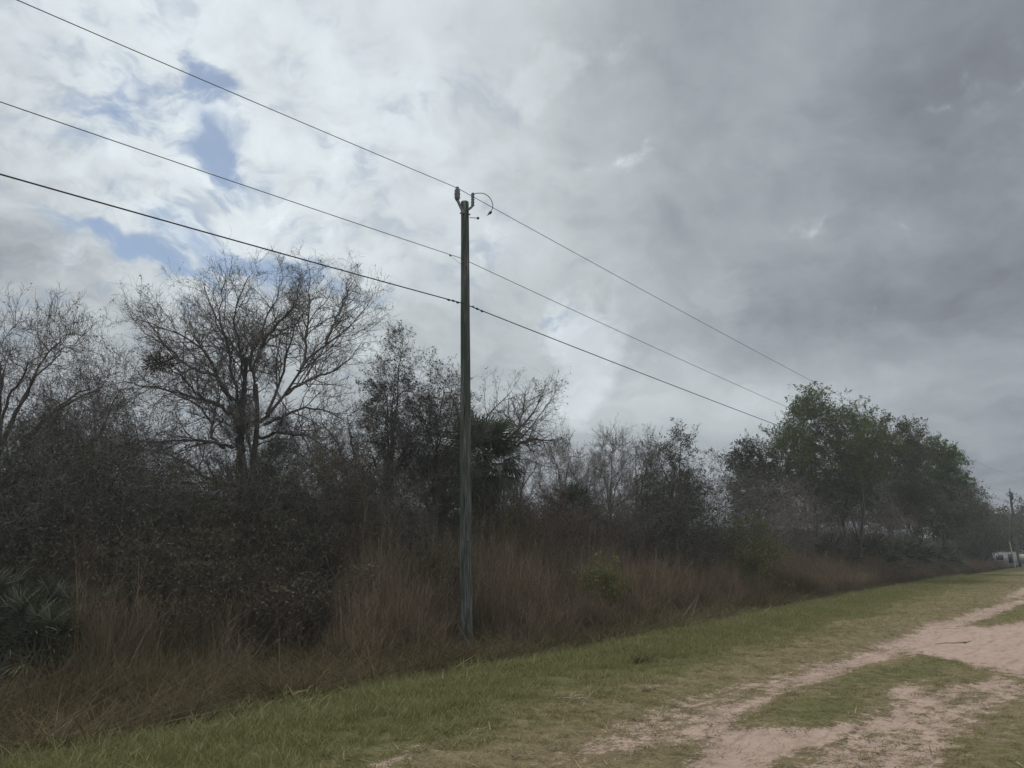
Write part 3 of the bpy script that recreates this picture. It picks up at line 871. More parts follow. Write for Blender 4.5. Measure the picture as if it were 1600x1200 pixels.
    if nleaf:
        nn = max(1, int(math.ceil(nleaf)))
        Q_ = along(rng, P4, nn, 0.2, 1.0); Q_ = Q_[rng.random(len(Q_)) < nleaf / nn]
        m = fbm(Q_[:, 0] * 1.2 + Q_[:, 2] * 0.7, Q_[:, 1] * 1.2 + Q_[:, 2] * 1.1, seed)
        Q_ = Q_[rng.random(len(Q_)) < np.clip(0.75 + (m - 0.47) * 3.5, 0.15, 1)]
        cm.leaves(Q_, lsize, 1, 0.5, rnd=np.clip(rng.normal(0.5, 0.25, len(Q_)), 0, 1))
    tm.build('trunk' if nstem < 4 else 'stems', M[bark], root, base, True)
    cm.build('crown', [M[twig], M[leaf]], root, base)
    return root


def Z3(D0, pts, d0=0.0, d1=0.0, ox=150, oy=400, s=3.0):
    """limb traced on a tree standing D0 away; it leaves the trunk plane from d0 to d1 metres"""
    n = len(pts)
    out_ = []
    for i, (x, y) in enumerate(pts):
        out_.append(at(ox + x / s, oy + y / s, D0 + d0 + (d1 - d0) * (i / max(1, n - 1)) ** 0.8))
    return out_


# the large spreading bare tree
DB = 21.0
bt = site(385, DB, -0.1)
T2 = [[bt, at(384, 800, DB), at(383, 740, DB), at(372, 650, DB), at(357, 634, DB)], [bt + [0.25, .1, 0], at(392, 800, DB + .1), at(394, 730, DB), at(404, 660, DB), at(400, 600, DB)],
      [bt + [-.2, .2, 0], at(378, 790, DB + .2), at(376, 700, DB + .2), at(381, 600, DB + .3), at(386, 560, DB + .3)]]
LM = [
    ([(620, 740), (590, 705), (480, 660), (400, 560), (330, 510), (250, 470)], 0, -1.6), ([(600, 705), (420, 650), (300, 620), (150, 590), (60, 600)], 0, 1.4),
    ([(690, 700), (700, 560), (710, 480), (600, 390), (545, 250), (500, 120)], 0.2, 1.0), ([(760, 760), (740, 640), (735, 520), (770, 420), (860, 360), (960, 330)], 0, -1.8),
    ([(735, 540), (705, 470), (780, 400), (790, 300), (850, 200), (880, 80)], 0.1, 1.8), ([(770, 780), (870, 680), (940, 570), (990, 480), (1100, 400), (1190, 340), (1300, 200)], 0, -1.0),
    ([(960, 530), (990, 470), (985, 380), (1000, 250), (1000, 80)], -0.4, 0.6), ([(690, 700), (620, 660), (560, 580), (540, 480), (470, 400), (430, 280)], 0.2, 2.2),
    ([(690, 1080), (540, 1060), (420, 960), (330, 930), (200, 905), (70, 880)], -0.2, -1.6), ([(640, 900), (520, 860), (400, 860), (270, 880), (130, 840)], 0, 1.8),
    ([(600, 900), (535, 850), (545, 780), (480, 690), (380, 650), (280, 600)], 0.3, 2.0), ([(640, 680), (560, 560), (540, 470), (440, 380), (300, 330), (170, 290)], 0, -0.6),
    ([(790, 790), (900, 740), (1000, 700), (1120, 740), (1200, 800)], 0, -1.4), ([(700, 640), (680, 460), (640, 330), (660, 220), (720, 90)], 0.2, -1.2),
    ([(890, 650), (960, 600), (1050, 560), (1170, 510), (1230, 430)], -0.3, 1.5), ([(1080, 410), (1110, 330), (1150, 230), (1210, 110)], -0.8, -0.4),
    ([(770, 430), (840, 330), (930, 230), (960, 110)], -0.8, -2.2), ([(560, 560), (460, 540), (330, 430), (210, 250)], 0.6, 1.4), ([(760, 850), (880, 830), (1010, 850), (1130, 930)], 0.2, -1.5),
    ([(690, 760), (640, 560), (620, 420), (570, 300), (610, 80)], 0.3, 0.2), ([(800, 740), (860, 600), (900, 450), (940, 300), (1060, 150)], 0.2, 2.3)]
woody('bare_tree', 'big spreading leafless tree left of the pole, its wide crown reaching highest', 'tree', 385, DB, 415, 6.0, 101, limbs=8, t0=0.3, r0=0.15, lr=0.3,
      trunk_pts=T2, limb_pts=[Z3(DB, q, a, c) for q, a, c in LM], ang=(50, 40), sub=18, tert=9, twigs=5, nleaf=0.3, lsize=0.045, up=0.05, wob=0.14, group='trees along the edge of the wood')

EDGE = 'trees along the edge of the wood'
cluster_tree('bare_tree', 'slender leafless tree at the far left edge of the photo, upswept branches', 'tree', 24, 20.5, 440, 4.6, 111, K=72, rc=0.75, zb=0.33, prim=12, fork=0.3, r0=0.12, nsub=8, ntert=6, ntwig=3, nleaf=0.25, lsize=0.045,
             up=0.14, asc=0.8, group=EDGE)
cluster_tree('bare_tree', 'twiggy grey tree between the left edge tree and the big spreading tree', 'tree', 140, 23.5, 555, 5.0, 121, K=66, rc=0.75, zb=0.3, prim=9, nsub=8, ntert=6, ntwig=4, nleaf=0.6, lsize=0.045, up=0.08, group=EDGE)
cluster_tree('sparse_tree', 'upright sparse-leaved tree with a pointed top right of the big bare tree', 'tree', 610, 23, 503, 3.5, 131, leaf='grey_leaf', K=74, rc=0.62, zb=0.3, pointed=0.68, prim=11, r0=0.1, nsub=8, ntert=6, ntwig=4, nleaf=1.0, lsize=0.055,
             up=0.1, asc=0.75, group=EDGE)
cluster_tree('sparse_tree', 'sparse-leaved tree with upswept limbs just left of the pole', 'tree', 682, 23.5, 552, 3.4, 141, leaf='grey_leaf', K=68, rc=0.62, zb=0.34, pointed=0.3, prim=10, r0=0.1, nsub=8, ntert=6, ntwig=4, nleaf=0.9, lsize=0.055,
             up=0.1, asc=0.75, group=EDGE)
cluster_tree('bare_tree', 'twiggy bare tree filling the gap between the big bare tree and the pointed tree', 'tree', 520, 24.5, 600, 4.2, 145, K=48, rc=0.7, zb=0.25, prim=9, nsub=7, ntert=6, ntwig=4, nleaf=0.5, lsize=0.045, up=0.08, group=EDGE)
DT5 = 28.6
b5 = site(662, DT5, -0.1)
woody('leaning_tree', 'dark crooked tree behind the pole spreading its branches right above the palm', 'tree', 662, DT5, 612, 4.0, 151, leaf='grey_leaf', r0=0.16, lr=0.45, limbs=4, t0=0.4,
      trunk_pts=[[b5, at(664, 840, DT5), at(672, 800, DT5), at(690, 760, DT5 + .4), at(715, 735, DT5 + .6)]],
      limb_pts=[[at(690, 765, DT5 + .3), at(740, 730, DT5 + 1), at(800, 700, DT5 + 1.6), at(835, 660, DT5 + 1.6), at(862, 625, DT5 + 1.6)], [at(800, 700, DT5 + 1.6), at(830, 685, DT5 + 1.2), at(868, 690, DT5 + .8)],
                [at(700, 750, DT5 + .4), at(730, 690, DT5 + 1.4), at(770, 640, DT5 + 2), at(800, 610, DT5 + 2.2)], [at(675, 800, DT5), at(720, 790, DT5 - .6), at(770, 800, DT5 - 1)], [at(670, 810, DT5), at(700, 815, DT5 - .8), at(745, 825, DT5 - 1.2)],
                [at(668, 790, DT5), at(640, 740, DT5 + .6), at(625, 690, DT5 + .8)], [at(800, 700, DT5 + 1.6), at(815, 650, DT5 + 2.4), at(822, 610, DT5 + 2.6)], [at(760, 720, DT5 + 1.2), at(830, 650, DT5 + .6), at(850, 612, DT5 + .4)]],
      ang=(45, 30), up=0.03, sub=16, tert=8, twigs=4, nleaf=1.2, lsize=0.055, group='trees along the edge of the wood')
for (px, py, D, w, sd, lb) in ((880, 676, 31, 3.3, 161, 'leafless tree with fanned branches right of the palm above the small palm'), (957, 664, 32, 2.9, 171, 'leafless narrow fan-shaped tree midway between the palm and the dark leafy tree'),
                               (1012, 672, 34, 2.8, 181, 'thin bare tree touching the left side of the dark leafy tree'), (806, 655, 33, 3.2, 182, 'thin pale bare tree peeking out behind the palm'),
                               (922, 705, 38, 3.6, 183, 'faint bare tree behind and between the two fan-shaped trees')):
    cluster_tree('bare_tree', lb, 'tree', px, D, py, w, sd, bark='bark_pale', twig='twig_pale', leaf='brown_leaf', K=44, rc=0.62, zb=0.38, prim=10, fork=0.28, r0=0.09, nsub=7, ntert=6, ntwig=3, rk=1.25, nleaf=0.15, lsize=0.05, up=0.16, asc=0.95, shell=0.6, group=EDGE)
cluster_tree('leafy_tree', 'dark leafy tree with an open rounded top, centre right', 'tree', 1056, 34, 662, 3.7, 191, leaf='grey_leaf', K=44, rc=0.75, zb=0.3, nleaf=2.2, lsize=0.075, outline=0.8, group=EDGE)
cluster_tree('leafy_tree', 'dense dark evergreen tree standing left of the tall light green tree', 'tree', 1186, 46, 682, 4.2, 201, leaf='dark_leaf', K=46, rc=0.85, zb=0.35, nleaf=4, lsize=0.085, outline=0.7, group=EDGE)
cluster_tree('leafy_tree', 'tallest light green tree on the right with an airy domed crown', 'tree', 1306, off_road(1318, 13.0), 606, 8.4, 211, leaf='fresh_leaf', nstem=3, K=135, rc=0.95, zb=0.34, prim=14, fork=0.25, nleaf=3.2, lsize=0.1, r0=0.2, shell=0.62,
             up=0.07, asc=0.8, outline=0.6, group=EDGE)
cluster_tree('leafy_tree', 'grey green tree with a rounded crown right of the tallest green tree', 'tree', 1402, off_road(1412, 13.2), 640, 8.4, 221, leaf='olive_leaf', nstem=2, K=110, rc=1.0, zb=0.26, prim=12, nleaf=3.2, lsize=0.11, r0=0.2, outline=0.6, group=EDGE)
cluster_tree('leafy_tree', 'bright green dense tree at the right end of the wood', 'tree', 1456, off_road(1468, 13.2), 672, 8.0, 231, leaf='bright_leaf', nstem=2, K=95, rc=1.05, zb=0.2, prim=12, nleaf=5, lsize=0.13, r0=0.18, outline=0.5, group=EDGE)
cluster_tree('sparse_tree', 'small open twiggy tree at the right tip of the wood, against the sky', 'tree', 1496, off_road(1502, 13.0), 706, 6.0, 241, leaf='grey_leaf', K=60, rc=1.0, zb=0.2, nleaf=1.4, lsize=0.11, outline=0.8, group=EDGE)
cluster_tree('sparse_tree', 'low dark tree drooping over the track end left of the far pole', 'tree', 1524, off_road(1528, 12.8), 752, 5.6, 251, leaf='olive_leaf', nstem=2, K=55, rc=1.0, zb=0.1, nleaf=3.0, lsize=0.12, outline=0.8, group=EDGE)

# shrubs of the thicket: (x, distance, top, width, kind, label)
KIND = dict(dark=dict(leaf='dark_leaf', twig='twig', nleaf=2.2, lsize=0.05), olive=dict(leaf='olive_leaf', twig='twig_brown', nleaf=2.0, lsize=0.045),
            brown=dict(leaf='brown_leaf', twig='twig_brown', nleaf=1.6, lsize=0.045), grey=dict(leaf='grey_leaf', twig='twig', nleaf=1.3, lsize=0.045), twiggy=dict(leaf='brown_leaf', twig='twig_pale', nleaf=0.5, lsize=0.05))
SHRUB = [
    (-40, 17.5, 700, 4.2, 'dark', 'dark evergreen shrub cut off by the left edge of the photo'), (70, 18.5, 672, 4.4, 'dark', 'tall dark evergreen shrub under the slender left tree'),
    (165, 17.5, 690, 4.2, 'dark', 'broad dark evergreen shrub left of the big bare tree'), (262, 18.5, 730, 4.0, 'dark', 'dark shrub against the left foot of the big bare tree'),
    (345, 18.0, 760, 3.4, 'olive', 'vine-hung olive shrub in front of the big bare trunk'), (430, 18.5, 720, 4.0, 'dark', 'dark shrub at the right foot of the big bare tree'),
    (520, 19.0, 715, 4.0, 'olive', 'dark olive shrub midway between the big tree and the pole'), (470, 22.5, 690, 4.4, 'grey', 'grey twiggy shrub behind the right side of the big tree'),
    (585, 20.0, 735, 3.6, 'grey', 'grey green shrub beneath the pointed sparse tree'), (640, 19.0, 825, 2.4, 'dark', 'low dark shrub left of the pole under the crooked tree'),
    (690, 17.5, 838, 1.6, 'olive', 'small yellowish olive shrub in the dry grass just left of the pole'), (775, 24.2, 786, 3.0, 'olive', 'brown olive shrub just right of the pole below the palm'),
    (845, 26, 770, 3.6, 'brown', 'rounded brown shrub between the palm and the small palm'), (925, 29, 790, 3.6, 'brown', 'brown twiggy shrub right of the small palm'),
    (985, 30, 775, 3.4, 'grey', 'grey brown shrub below the thin bare trees'), (1065, 31, 745, 4.0, 'dark', 'dense dark shrub at the foot of the dark leafy tree'),
    (1125, 33, 722, 4.6, 'grey', 'tall grey green shrub right of the dark leafy tree'), (1190, off_road(1190, 14), 742, 4.6, 'twiggy', 'pale twiggy shrub below the dense evergreen tree'),
    (1255, off_road(1255, 14), 760, 4.6, 'twiggy', 'grey twiggy shrub left of the tall green trunk'), (1325, off_road(1325, 14.2), 752, 5.0, 'twiggy', 'broad leafless grey shrub in front of the tall green tree'),
    (1390, off_road(1390, 14), 752, 5.2, 'brown', 'brown twiggy shrub in front of the grey green tree'), (1450, off_road(1450, 13.6), 745, 5.6, 'dark', 'dark shrub below the bright green tree'),
    (1498, off_road(1498, 13.4), 775, 5.4, 'grey', 'dark grey shrub at the right end of the wood'), (1178, off_road(1178, 11.7), 815, 2.6, 'fresh', 'yellow green leafy shrub rising from the dry grass right of centre'),
    (1518, off_road(1518, 13.6), 808, 2.9, 'dark', 'dark bushy shrub closing the wood beside the camper'),
    (215, 23, 640, 4.6, 'grey', 'tall grey twiggy shrub behind the left limbs of the big bare tree'), (318, 23.5, 668, 4.4, 'twiggy', 'tangled pale shrub directly behind the big bare trunk'),
    (455, 24.5, 676, 4.6, 'brown', 'tall brown shrub behind the right limbs of the big bare tree'), (565, 25, 690, 4.4, 'twiggy', 'pale twiggy shrub behind the foot of the pointed tree'),
    (655, 26, 715, 4.2, 'grey', 'grey shrub behind the crooked tree left of the pole'), (20, 22.5, 640, 4.8, 'brown', 'brown twiggy shrub behind the foot of the slender left tree'),
    (120, 22, 650, 4.6, 'twiggy', 'grey twiggy shrub right of the slender left tree'), (800, 30, 772, 4.4, 'grey', 'grey brown shrub behind the palm trunk'),
    (870, 34, 778, 4.6, 'twiggy', 'pale twiggy shrub under the fan-shaped tree beside the small palm'), (950, 36, 778, 4.8, 'grey', 'grey shrub at the foot of the narrow fan-shaped tree'),
    (1030, 37, 752, 4.8, 'brown', 'brown shrub behind the dark leafy tree'), (1235, 46, 722, 5.0, 'grey', 'tall grey shrub filling the gap between the evergreen and the tall green tree'),
    (1290, 50, 735, 5.4, 'brown', 'tall brown twiggy shrub under the left side of the tall green crown'), (1350, 56, 722, 5.6, 'twiggy', 'tall pale twiggy shrub between the two tall green trees'),
    (938, 21, 884, 1.2, 'fresh', 'small pale green bush in the dry grass right of the pole'), (1300, off_road(1300, 12.6), 845, 2.0, 'olive', 'low olive shrub in the dry grass before the palmettos'),
]
M['yellow_leaf'] = leaf_mat('yellow green leaves', [(0.0, (0.1, 0.115, 0.035)), (1.0, (0.25, 0.26, 0.09))], 0.35, 0.7, 0.1)
KIND['fresh'] = dict(leaf='yellow_leaf', twig='twig_brown', nleaf=3.6, lsize=0.055)
for i, (px, D, py, w, kd, lb) in enumerate(SHRUB):
    kk = dict(KIND[kd]); sc = D / 20
    kk['lsize'] = kk['lsize'] * max(0.8, sc ** 0.6)
    small = w < 2.7
    py = 860 - (860 - py) * (1.2 if not small else 1.1) if py < 860 else py
    rc_ = (0.5 if small else 0.62) * max(1, sc ** 0.5)
    cluster_tree('shrub', lb, 'shrub', px, D, py, w * max(1.0, sc ** 0.5), 300 + 7 * i, nstem=5 if small else 7, zb=0.1, K=int((34 if small else 62)), rc=rc_, prim=10, fork=0.1, nsub=7, ntert=5 if sc < 1.7 else 4, ntwig=3 if sc < 1.7 else 2, rk=1.0 if sc < 1.7 else 2.0,
                 r0=0.06 if not small else 0.03, up=0.03, asc=0.55, outline=0.7, shell=0.45, group='shrubs of the thicket', **kk)


# ------------------------------------------------------------------ palms
def fan_mesh(seed, R=0.85, nseg=34, droop=0.5, pet=0.9, spread=150, costa=0.35, split=0.45, mats=('palm',), wseg=0.045):
    """a fan leaf: petiole along +x, blade of folded, drooping segments"""
    rng = np.random.default_rng(seed); m = MB(seed)
    x = np.linspace(0, pet, 7)
    petz = -0.18 * droop * (x / pet) ** 2 * pet
    m.tubes(np.stack([x, np.zeros(7), petz], 1), np.linspace(0.016, 0.008, 7), 4, 0, 0.7)
    hub = np.array([pet, 0, petz[-1]])
    a = np.radians(np.linspace(-spread, spread, nseg))
    for q in a:
        L = R * (0.72 + 0.28 * math.cos(q * 0.6)) * rng.uniform(0.88, 1.08)
        o = hub + np.array([costa * 0.5 * max(0, math.cos(q)) * R * 0.5, 0, -0.05 * R])
        t = np.linspace(0, 1, 7)
        dr = droop * (0.6 + 0.6 * rng.random())
        d = np.array([math.cos(q), math.sin(q), 0.22 * rng.normal() * 0.4])
        P = o + d * (t[:, None] * L) * (1 - 0.22 * dr * t[:, None] ** 2)
        P[:, 2] -= dr * L * 0.62 * t ** 2.2 * (0.35 + 0.65 * np.ones_like(t)) + 0.1 * abs(math.sin(q)) * L * t * droop
        P[:, 2] += 0.08 * L * abs(math.sin(q)) * t * (1 - droop)
        w = wseg * np.interp(t, [0, 0.15, split, 0.8, 1], [0.35, 0.8, 1.0, 0.5, 0.06]) * R
        side = np.array([-math.sin(q), math.cos(q), 0])
        fold = np.array([0, 0, 0.5])
        Lf, Rt = P + (side + fold) * w[:, None] * 0.7, P + (-side + fold) * w[:, None] * 0.7
        V = np.stack([Lf, P, Rt], 1); i = np.arange(6)[:, None] * 3
        Qd = np.concatenate([np.stack([i + k, i + k + 1, i + k + 4, i + k + 3], -1).reshape(-1, 4) for k in (0, 1)])
        m.add(V, Qd, 0, np.clip(rng.normal(0.45, 0.22), 0, 1))
    o = m.build('frond', M[mats[0]], 'loose')
    return o.data


FAN = [fan_mesh(500 + k, droop=0.35 + 0.22 * k) for k in range(4)]
FAN_DEAD = [fan_mesh(520 + k, droop=1.1, spread=120, mats=('palm_dead',), wseg=0.035) for k in range(2)]
FAN_SAW = [fan_mesh(540 + k, R=0.55, nseg=20, droop=0.12 + 0.18 * k, pet=0.75, spread=115, costa=0.0, split=0.35, mats=('palmetto',), wseg=0.05) for k in range(4)]
FAN_SAW_DEAD = [fan_mesh(560, R=0.55, nseg=18, droop=0.9, pet=0.7, spread=100, costa=0.0, mats=('palm_dead',), wseg=0.04)]


def fronds(root, rng, zc, n, meshes, el0, el1, scale, name='frond', r=0.0):
    for i in range(n):
        f = (i + rng.random()) / n
        el = math.radians(el0 + (el1 - el0) * f)
        azm = i * 2.39996 + rng.normal(0, 0.15)
        o = bpy.data.objects.new(name, meshes[int(min(len(meshes) - 1, f * len(meshes)))])
        COL.objects.link(o); o.parent = root
        R = Matrix.Rotation(azm, 4, 'Z') @ Matrix.Rotation(-el, 4, 'Y') @ Matrix.Rotation(rng.normal(0, 0.25), 4, 'X')
        s = scale * rng.uniform(0.85, 1.12)
        o.matrix_local = Matrix.Translation((math.cos(azm) * r, math.sin(azm) * r, zc + 0.12 * (1 - f))) @ R @ Matrix.Scale(s, 4)


def fan_palm(px, D, py_crown, label, scale, seed, nf=34, nd=9, tr=0.17):
    rng = np.random.default_rng(seed)
    b = site(px, D, -0.05); zc = at(px, py_crown, D)[2] - b[2]
    root = empty('cabbage_palm', b, label, 'palm tree', 'palms with a trunk', rng.random() * 6)
    m = MB(seed); n = 18; z = np.linspace(0, zc, n)
    m.tubes(np.stack([0.05 * np.sin(z), 0.04 * np.cos(z * 0.8) - 0.04, z], 1), np.interp(z / zc, [0, .1, .8, 1], [tr * 1.25, tr, tr, tr * 1.25]), 12)
    for k in range(40):                                   # old leaf bases under the crown
        a = k * 2.4; h = zc - 0.1 - 0.9 * (k / 40)
        p = np.array([math.cos(a) * tr, math.sin(a) * tr, h]); e = np.array([math.cos(a) * .16, math.sin(a) * .16, .2])
        m.tubes(np.array([p, p + e * .5, p + e]), np.array([.04, .032, .015]), 4)
    m.build('trunk', M['bark'], root, (0, 0, 0), True)
    fronds(root, rng, zc, nf, FAN, 80, -38, scale, 'frond', 0.08)
    fronds(root, rng, zc - 0.25, nd, FAN_DEAD, -52, -78, scale * 0.95, 'dead_frond', 0.12)
    return root


fan_palm(752, 25.5, 722, 'cabbage palm with a round dark crown and drooping dead fronds behind the pole', 1.0, 71, 44, 10)
fan_palm(893, 30, 806, 'small cabbage palm half sunk in brown brush below the fan-shaped bare trees', 0.72, 72, 26, 6, 0.13)
fan_palm(684, 28, 755, 'shaded palm with a low crown left of the pole behind the crooked tree', 0.75, 73, 26, 6, 0.14)


def palmetto(px, D, h, label, seed, n=20, nd=4, sc=1.0):
    rng = np.random.default_rng(seed)
    b = site(px, D, -0.05)
    root = empty('saw_palmetto', b, label, 'palmetto', 'saw palmettos', rng.random() * 6)
    m = MB(seed); m.tubes(np.array([[-.3, 0, .05], [0, .03, .12], [.2, 0, h * .4]]), np.array([.07, .08, .07]), 7); m.build('stem', M['bark'], root, (0, 0, 0), True)
    fronds(root, rng, h * 0.42, n, FAN_SAW, 82, 5, sc, 'frond', 0.05)
    fronds(root, rng, h * 0.35, nd, FAN_SAW_DEAD, -10, -50, sc, 'dead_frond', 0.08)


for i, (px, D, h, lb, sc) in enumerate((
        (22, 14.1, 1.5, 'saw palmetto with pale tipped fans cut by the left edge', 0.72), (74, 13.9, 1.1, 'saw palmetto with drooping grey fans at the left, beside the reddish stalks', 0.72),
        (104, 14.8, 1.7, 'taller saw palmetto behind the left palmettos', 0.72), (-14, 14.9, 1.9, 'tall saw palmetto mostly beyond the left edge', 0.8),
        (1300, off_road(1300, 12.9), 2.2, 'leftmost of the palmettos under the right hand trees', 1.6), (1352, off_road(1352, 13), 2.6, 'palmetto under the grey twiggy shrubs at right', 1.9), (1398, off_road(1398, 13), 2.6, 'large blue green palmetto below the brown twiggy shrub', 2.0),
        (1432, off_road(1432, 13), 2.5, 'palmetto at the verge below the bright green tree', 2.0), (1378, off_road(1378, 12.4), 1.5, 'low palmetto closest to the verge with grey drooping fans', 1.6), (1462, off_road(1462, 12.8), 2.4, 'rightmost palmetto in deep shade', 1.9))):
    palmetto(px, D, h, lb, 600 + i, 24, 5, sc)


# ------------------------------------------------------------------ ground cover as stuff
def variants(name, n, fn, mat):
    c = bpy.data.collections.new(name)
    for k in range(n):
        o = fn(k).build(f'{name}_{k:02d}', mat, 'loose'); c.objects.link(o)
    return c


def scatter(name, col, nvar, P, scale, tint, seed, label, cat, tilt=0.12, sz=None, kid=None):
    rng = np.random.default_rng(seed); N = len(P)
    me = bpy.data.meshes.new(name); me.vertices.add(N); me.vertices.foreach_set('co', P.astype(np.float32).ravel())
    def add(n, t, arr, key='value'):
        a = me.attributes.new(n, t, 'POINT'); a.data.foreach_set(key, np.asarray(arr).ravel())
    add('scl', 'FLOAT_VECTOR', np.stack([scale, scale, scale if sz is None else sz], 1).astype(np.float32), 'vector')
    add('rot', 'FLOAT_VECTOR', np.stack([rng.normal(0, tilt, N), rng.normal(0, tilt, N), rng.random(N) * 6.283], 1).astype(np.float32), 'vector')
    add('kid', 'INT', (rng.integers(0, nvar, N) if kid is None else kid).astype(np.int32)); add('tint', 'FLOAT', np.clip(tint, 0, 1).astype(np.float32))
    o = bpy.data.objects.new(name, me); COL.objects.link(o); tag(o, label, cat, kind='stuff')
    g = bpy.data.node_groups.new(name, 'GeometryNodeTree')
    g.interface.new_socket('Geometry', in_out='INPUT', socket_type='NodeSocketGeometry'); g.interface.new_socket('Geometry', in_out='OUTPUT', socket_type='NodeSocketGeometry')
    gi, go = g.nodes.new('NodeGroupInput'), g.nodes.new('NodeGroupOutput')
    ip = g.nodes.new('GeometryNodeInstanceOnPoints'); ci = g.nodes.new('GeometryNodeCollectionInfo')
    ci.inputs['Collection'].default_value = col; ci.inputs['Separate Children'].default_value = True; ci.inputs['Reset Children'].default_value = True
    def na(n, t):
        q = g.nodes.new('GeometryNodeInputNamedAttribute'); q.data_type = t; q.inputs['Name'].default_value = n; return q.outputs['Attribute']
    g.links.new(gi.outputs[0], ip.inputs['Points']); g.links.new(ci.outputs[0], ip.inputs['Instance'])
    ip.inputs['Pick Instance'].default_value = True
    g.links.new(na('kid', 'INT'), ip.inputs['Instance Index']); g.links.new(na('rot', 'FLOAT_VECTOR'), ip.inputs['Rotation']); g.links.new(na('scl', 'FLOAT_VECTOR'), ip.inputs['Scale'])
    g.links.new(ip.outputs[0], go.inputs[0])
    md = o.modifiers.new('scatter', 'NODES'); md.node_group = g
    return o


def blades(m, rng, n, rad, h, hs, w, bend, nseg=3, mat=0, spread=0.35, up=1.0, squash=0.0):
    a = rng.random(n) * 6.283; r = rad * np.sqrt(rng.random(n))
    b = np.stack([np.cos(a) * r, np.sin(a) * r, np.zeros(n)], 1)
    th = rng.random(n) * 6.283; out_ = np.stack([np.cos(th), np.sin(th), np.zeros(n)], 1)
    L = h * np.exp(rng.normal(0, hs, n))
    t = np.linspace(0, 1, nseg + 1)
    lean = np.abs(rng.normal(0, spread, n)); bd = bend * np.abs(rng.normal(1, 0.5, n))
    hor = (lean[:, None] * t + bd[:, None] * t ** 2) * L[:, None]
    ver = (t[None] * up - squash * bd[:, None] * t[None] ** 2.2) * L[:, None]
    P = b[:, None] + out_[:, None] * hor[..., None]; P[..., 2] += ver
    sd = np.stack([-np.sin(th + rng.normal(0, .6, n)), np.cos(th), np.zeros(n)], 1); sd = unit(sd)
    ww = w * np.exp(rng.normal(0, 0.3, n))[:, None] * np.interp(t, [0, 0.5, 1], [1, 0.9, 0.15])[None]
    V = np.stack([P + sd[:, None] * ww[..., None], P - sd[:, None] * ww[..., None]], 2)
    k = nseg + 1
    i = np.arange(n)[:, None] * k * 2 + np.arange(nseg)[None] * 2
    m.add(V, np.stack([i, i + 1, i + 3, i + 2], -1), mat, np.repeat(rng.random(n), nseg))
    return P


def v_lawn(k):
    m = MB(k); blades(m, np.random.default_rng(700 + k), 70, 0.2, 0.06, 0.35, 0.0028, 0.5, 2, 0, 0.5); return m


def v_turf(k):
    m = MB(k)
    blades(m, np.random.default_rng(700 + k), 70, 0.2, 0.06, 0.35, 0.0028, 0.5, 2, 0, 0.5) if k < 6 else blades(m, np.random.default_rng(700 + k), 26, 0.1, 0.05, 0.4, 0.0028, 0.7, 2, 0, 0.7)
    return m


def v_broom(k):
    rng = np.random.default_rng(720 + k); m = MB(k)
    P = blades(m, rng, 26, 0.22, 1.5, 0.22, 0.0042, 0.10, 5, 0, 0.10)
    # wispy side branches along the upper stalks
    Bq = P[:, 2:]; Rr = np.full(Bq.shape[:2], 0.003)
    C, R = sprout(rng, Bq, Rr, 9, 0.0, 1.0, 28, 9, 0.32, 0.1, 0.05, 4, 0.8, 0.0018, 0.6)
    m.tubes(C, R, 3, 0)
    blades(m, rng, 50, 0.25, 0.55, 0.35, 0.004, 0.5, 4, 0, 0.3, 1.0, 0.2)
    return m


def v_mat(k):
    m = MB(k); rng = np.random.default_rng(740 + k)
    blades(m, rng, 110, 0.32, 0.46, 0.35, 0.0036, 0.9, 5, 0, 0.5, 0.85, 0.55); blades(m, rng, 6, 0.3, 0.7, 0.3, 0.003, 0.35, 4, 0, 0.3); return m


def v_brush(k):
    rng = np.random.default_rng(760 + k); m = MB(k); n = 9
    a = rng.random(n) * 6.283; r = 0.5 * np.sqrt(rng.random(n))
    b = np.stack([np.cos(a) * r, np.sin(a) * r, np.zeros(n)], 1)
    P, R = grow(rng, b, np.stack([np.cos(a) * .25, np.sin(a) * .25, np.ones(n)], 1), rng.uniform(1.3, 2.4, n), np.full(n, .009), 9, 0.13, 0.0, 0.3)
    m.tubes(P, R, 4)
    P2, R2 = sprout(rng, P, R, 9, 0.12, 1, 45, 14, 0.8, 0.2, 0.0, 7, 0.6, 0.0035); m.tubes(P2, R2, 3)
    P3, R3 = sprout(rng, P2, R2, 6, 0.1, 1, 45, 15, 0.32, 0.25, -0.02, 4, 0.7, 0.0024); m.tubes(P3, R3, 3)
    C = along(rng, P3, 2); m.leaves(C, 0.05, 0, 0.5, rnd=np.clip(rng.normal(.75, .1, len(C)), 0, 1))
    return m


rng = np.random.default_rng(77)


def pts_uv(n, u0, u1, fn, pw=1.0):
    """random spots, denser towards the near end; fn(u) gives the band across"""
    u = u0 + (u1 - u0) * rng.random(n) ** pw
    lo, hi = fn(u); v = lo + (hi - lo) * rng.random(n)
    return u, v


def xyz(u, v, dz=0.0):
    x, y = to_xy(u, v); return np.stack([x, y, ground_z(u, v) + dz], 1)


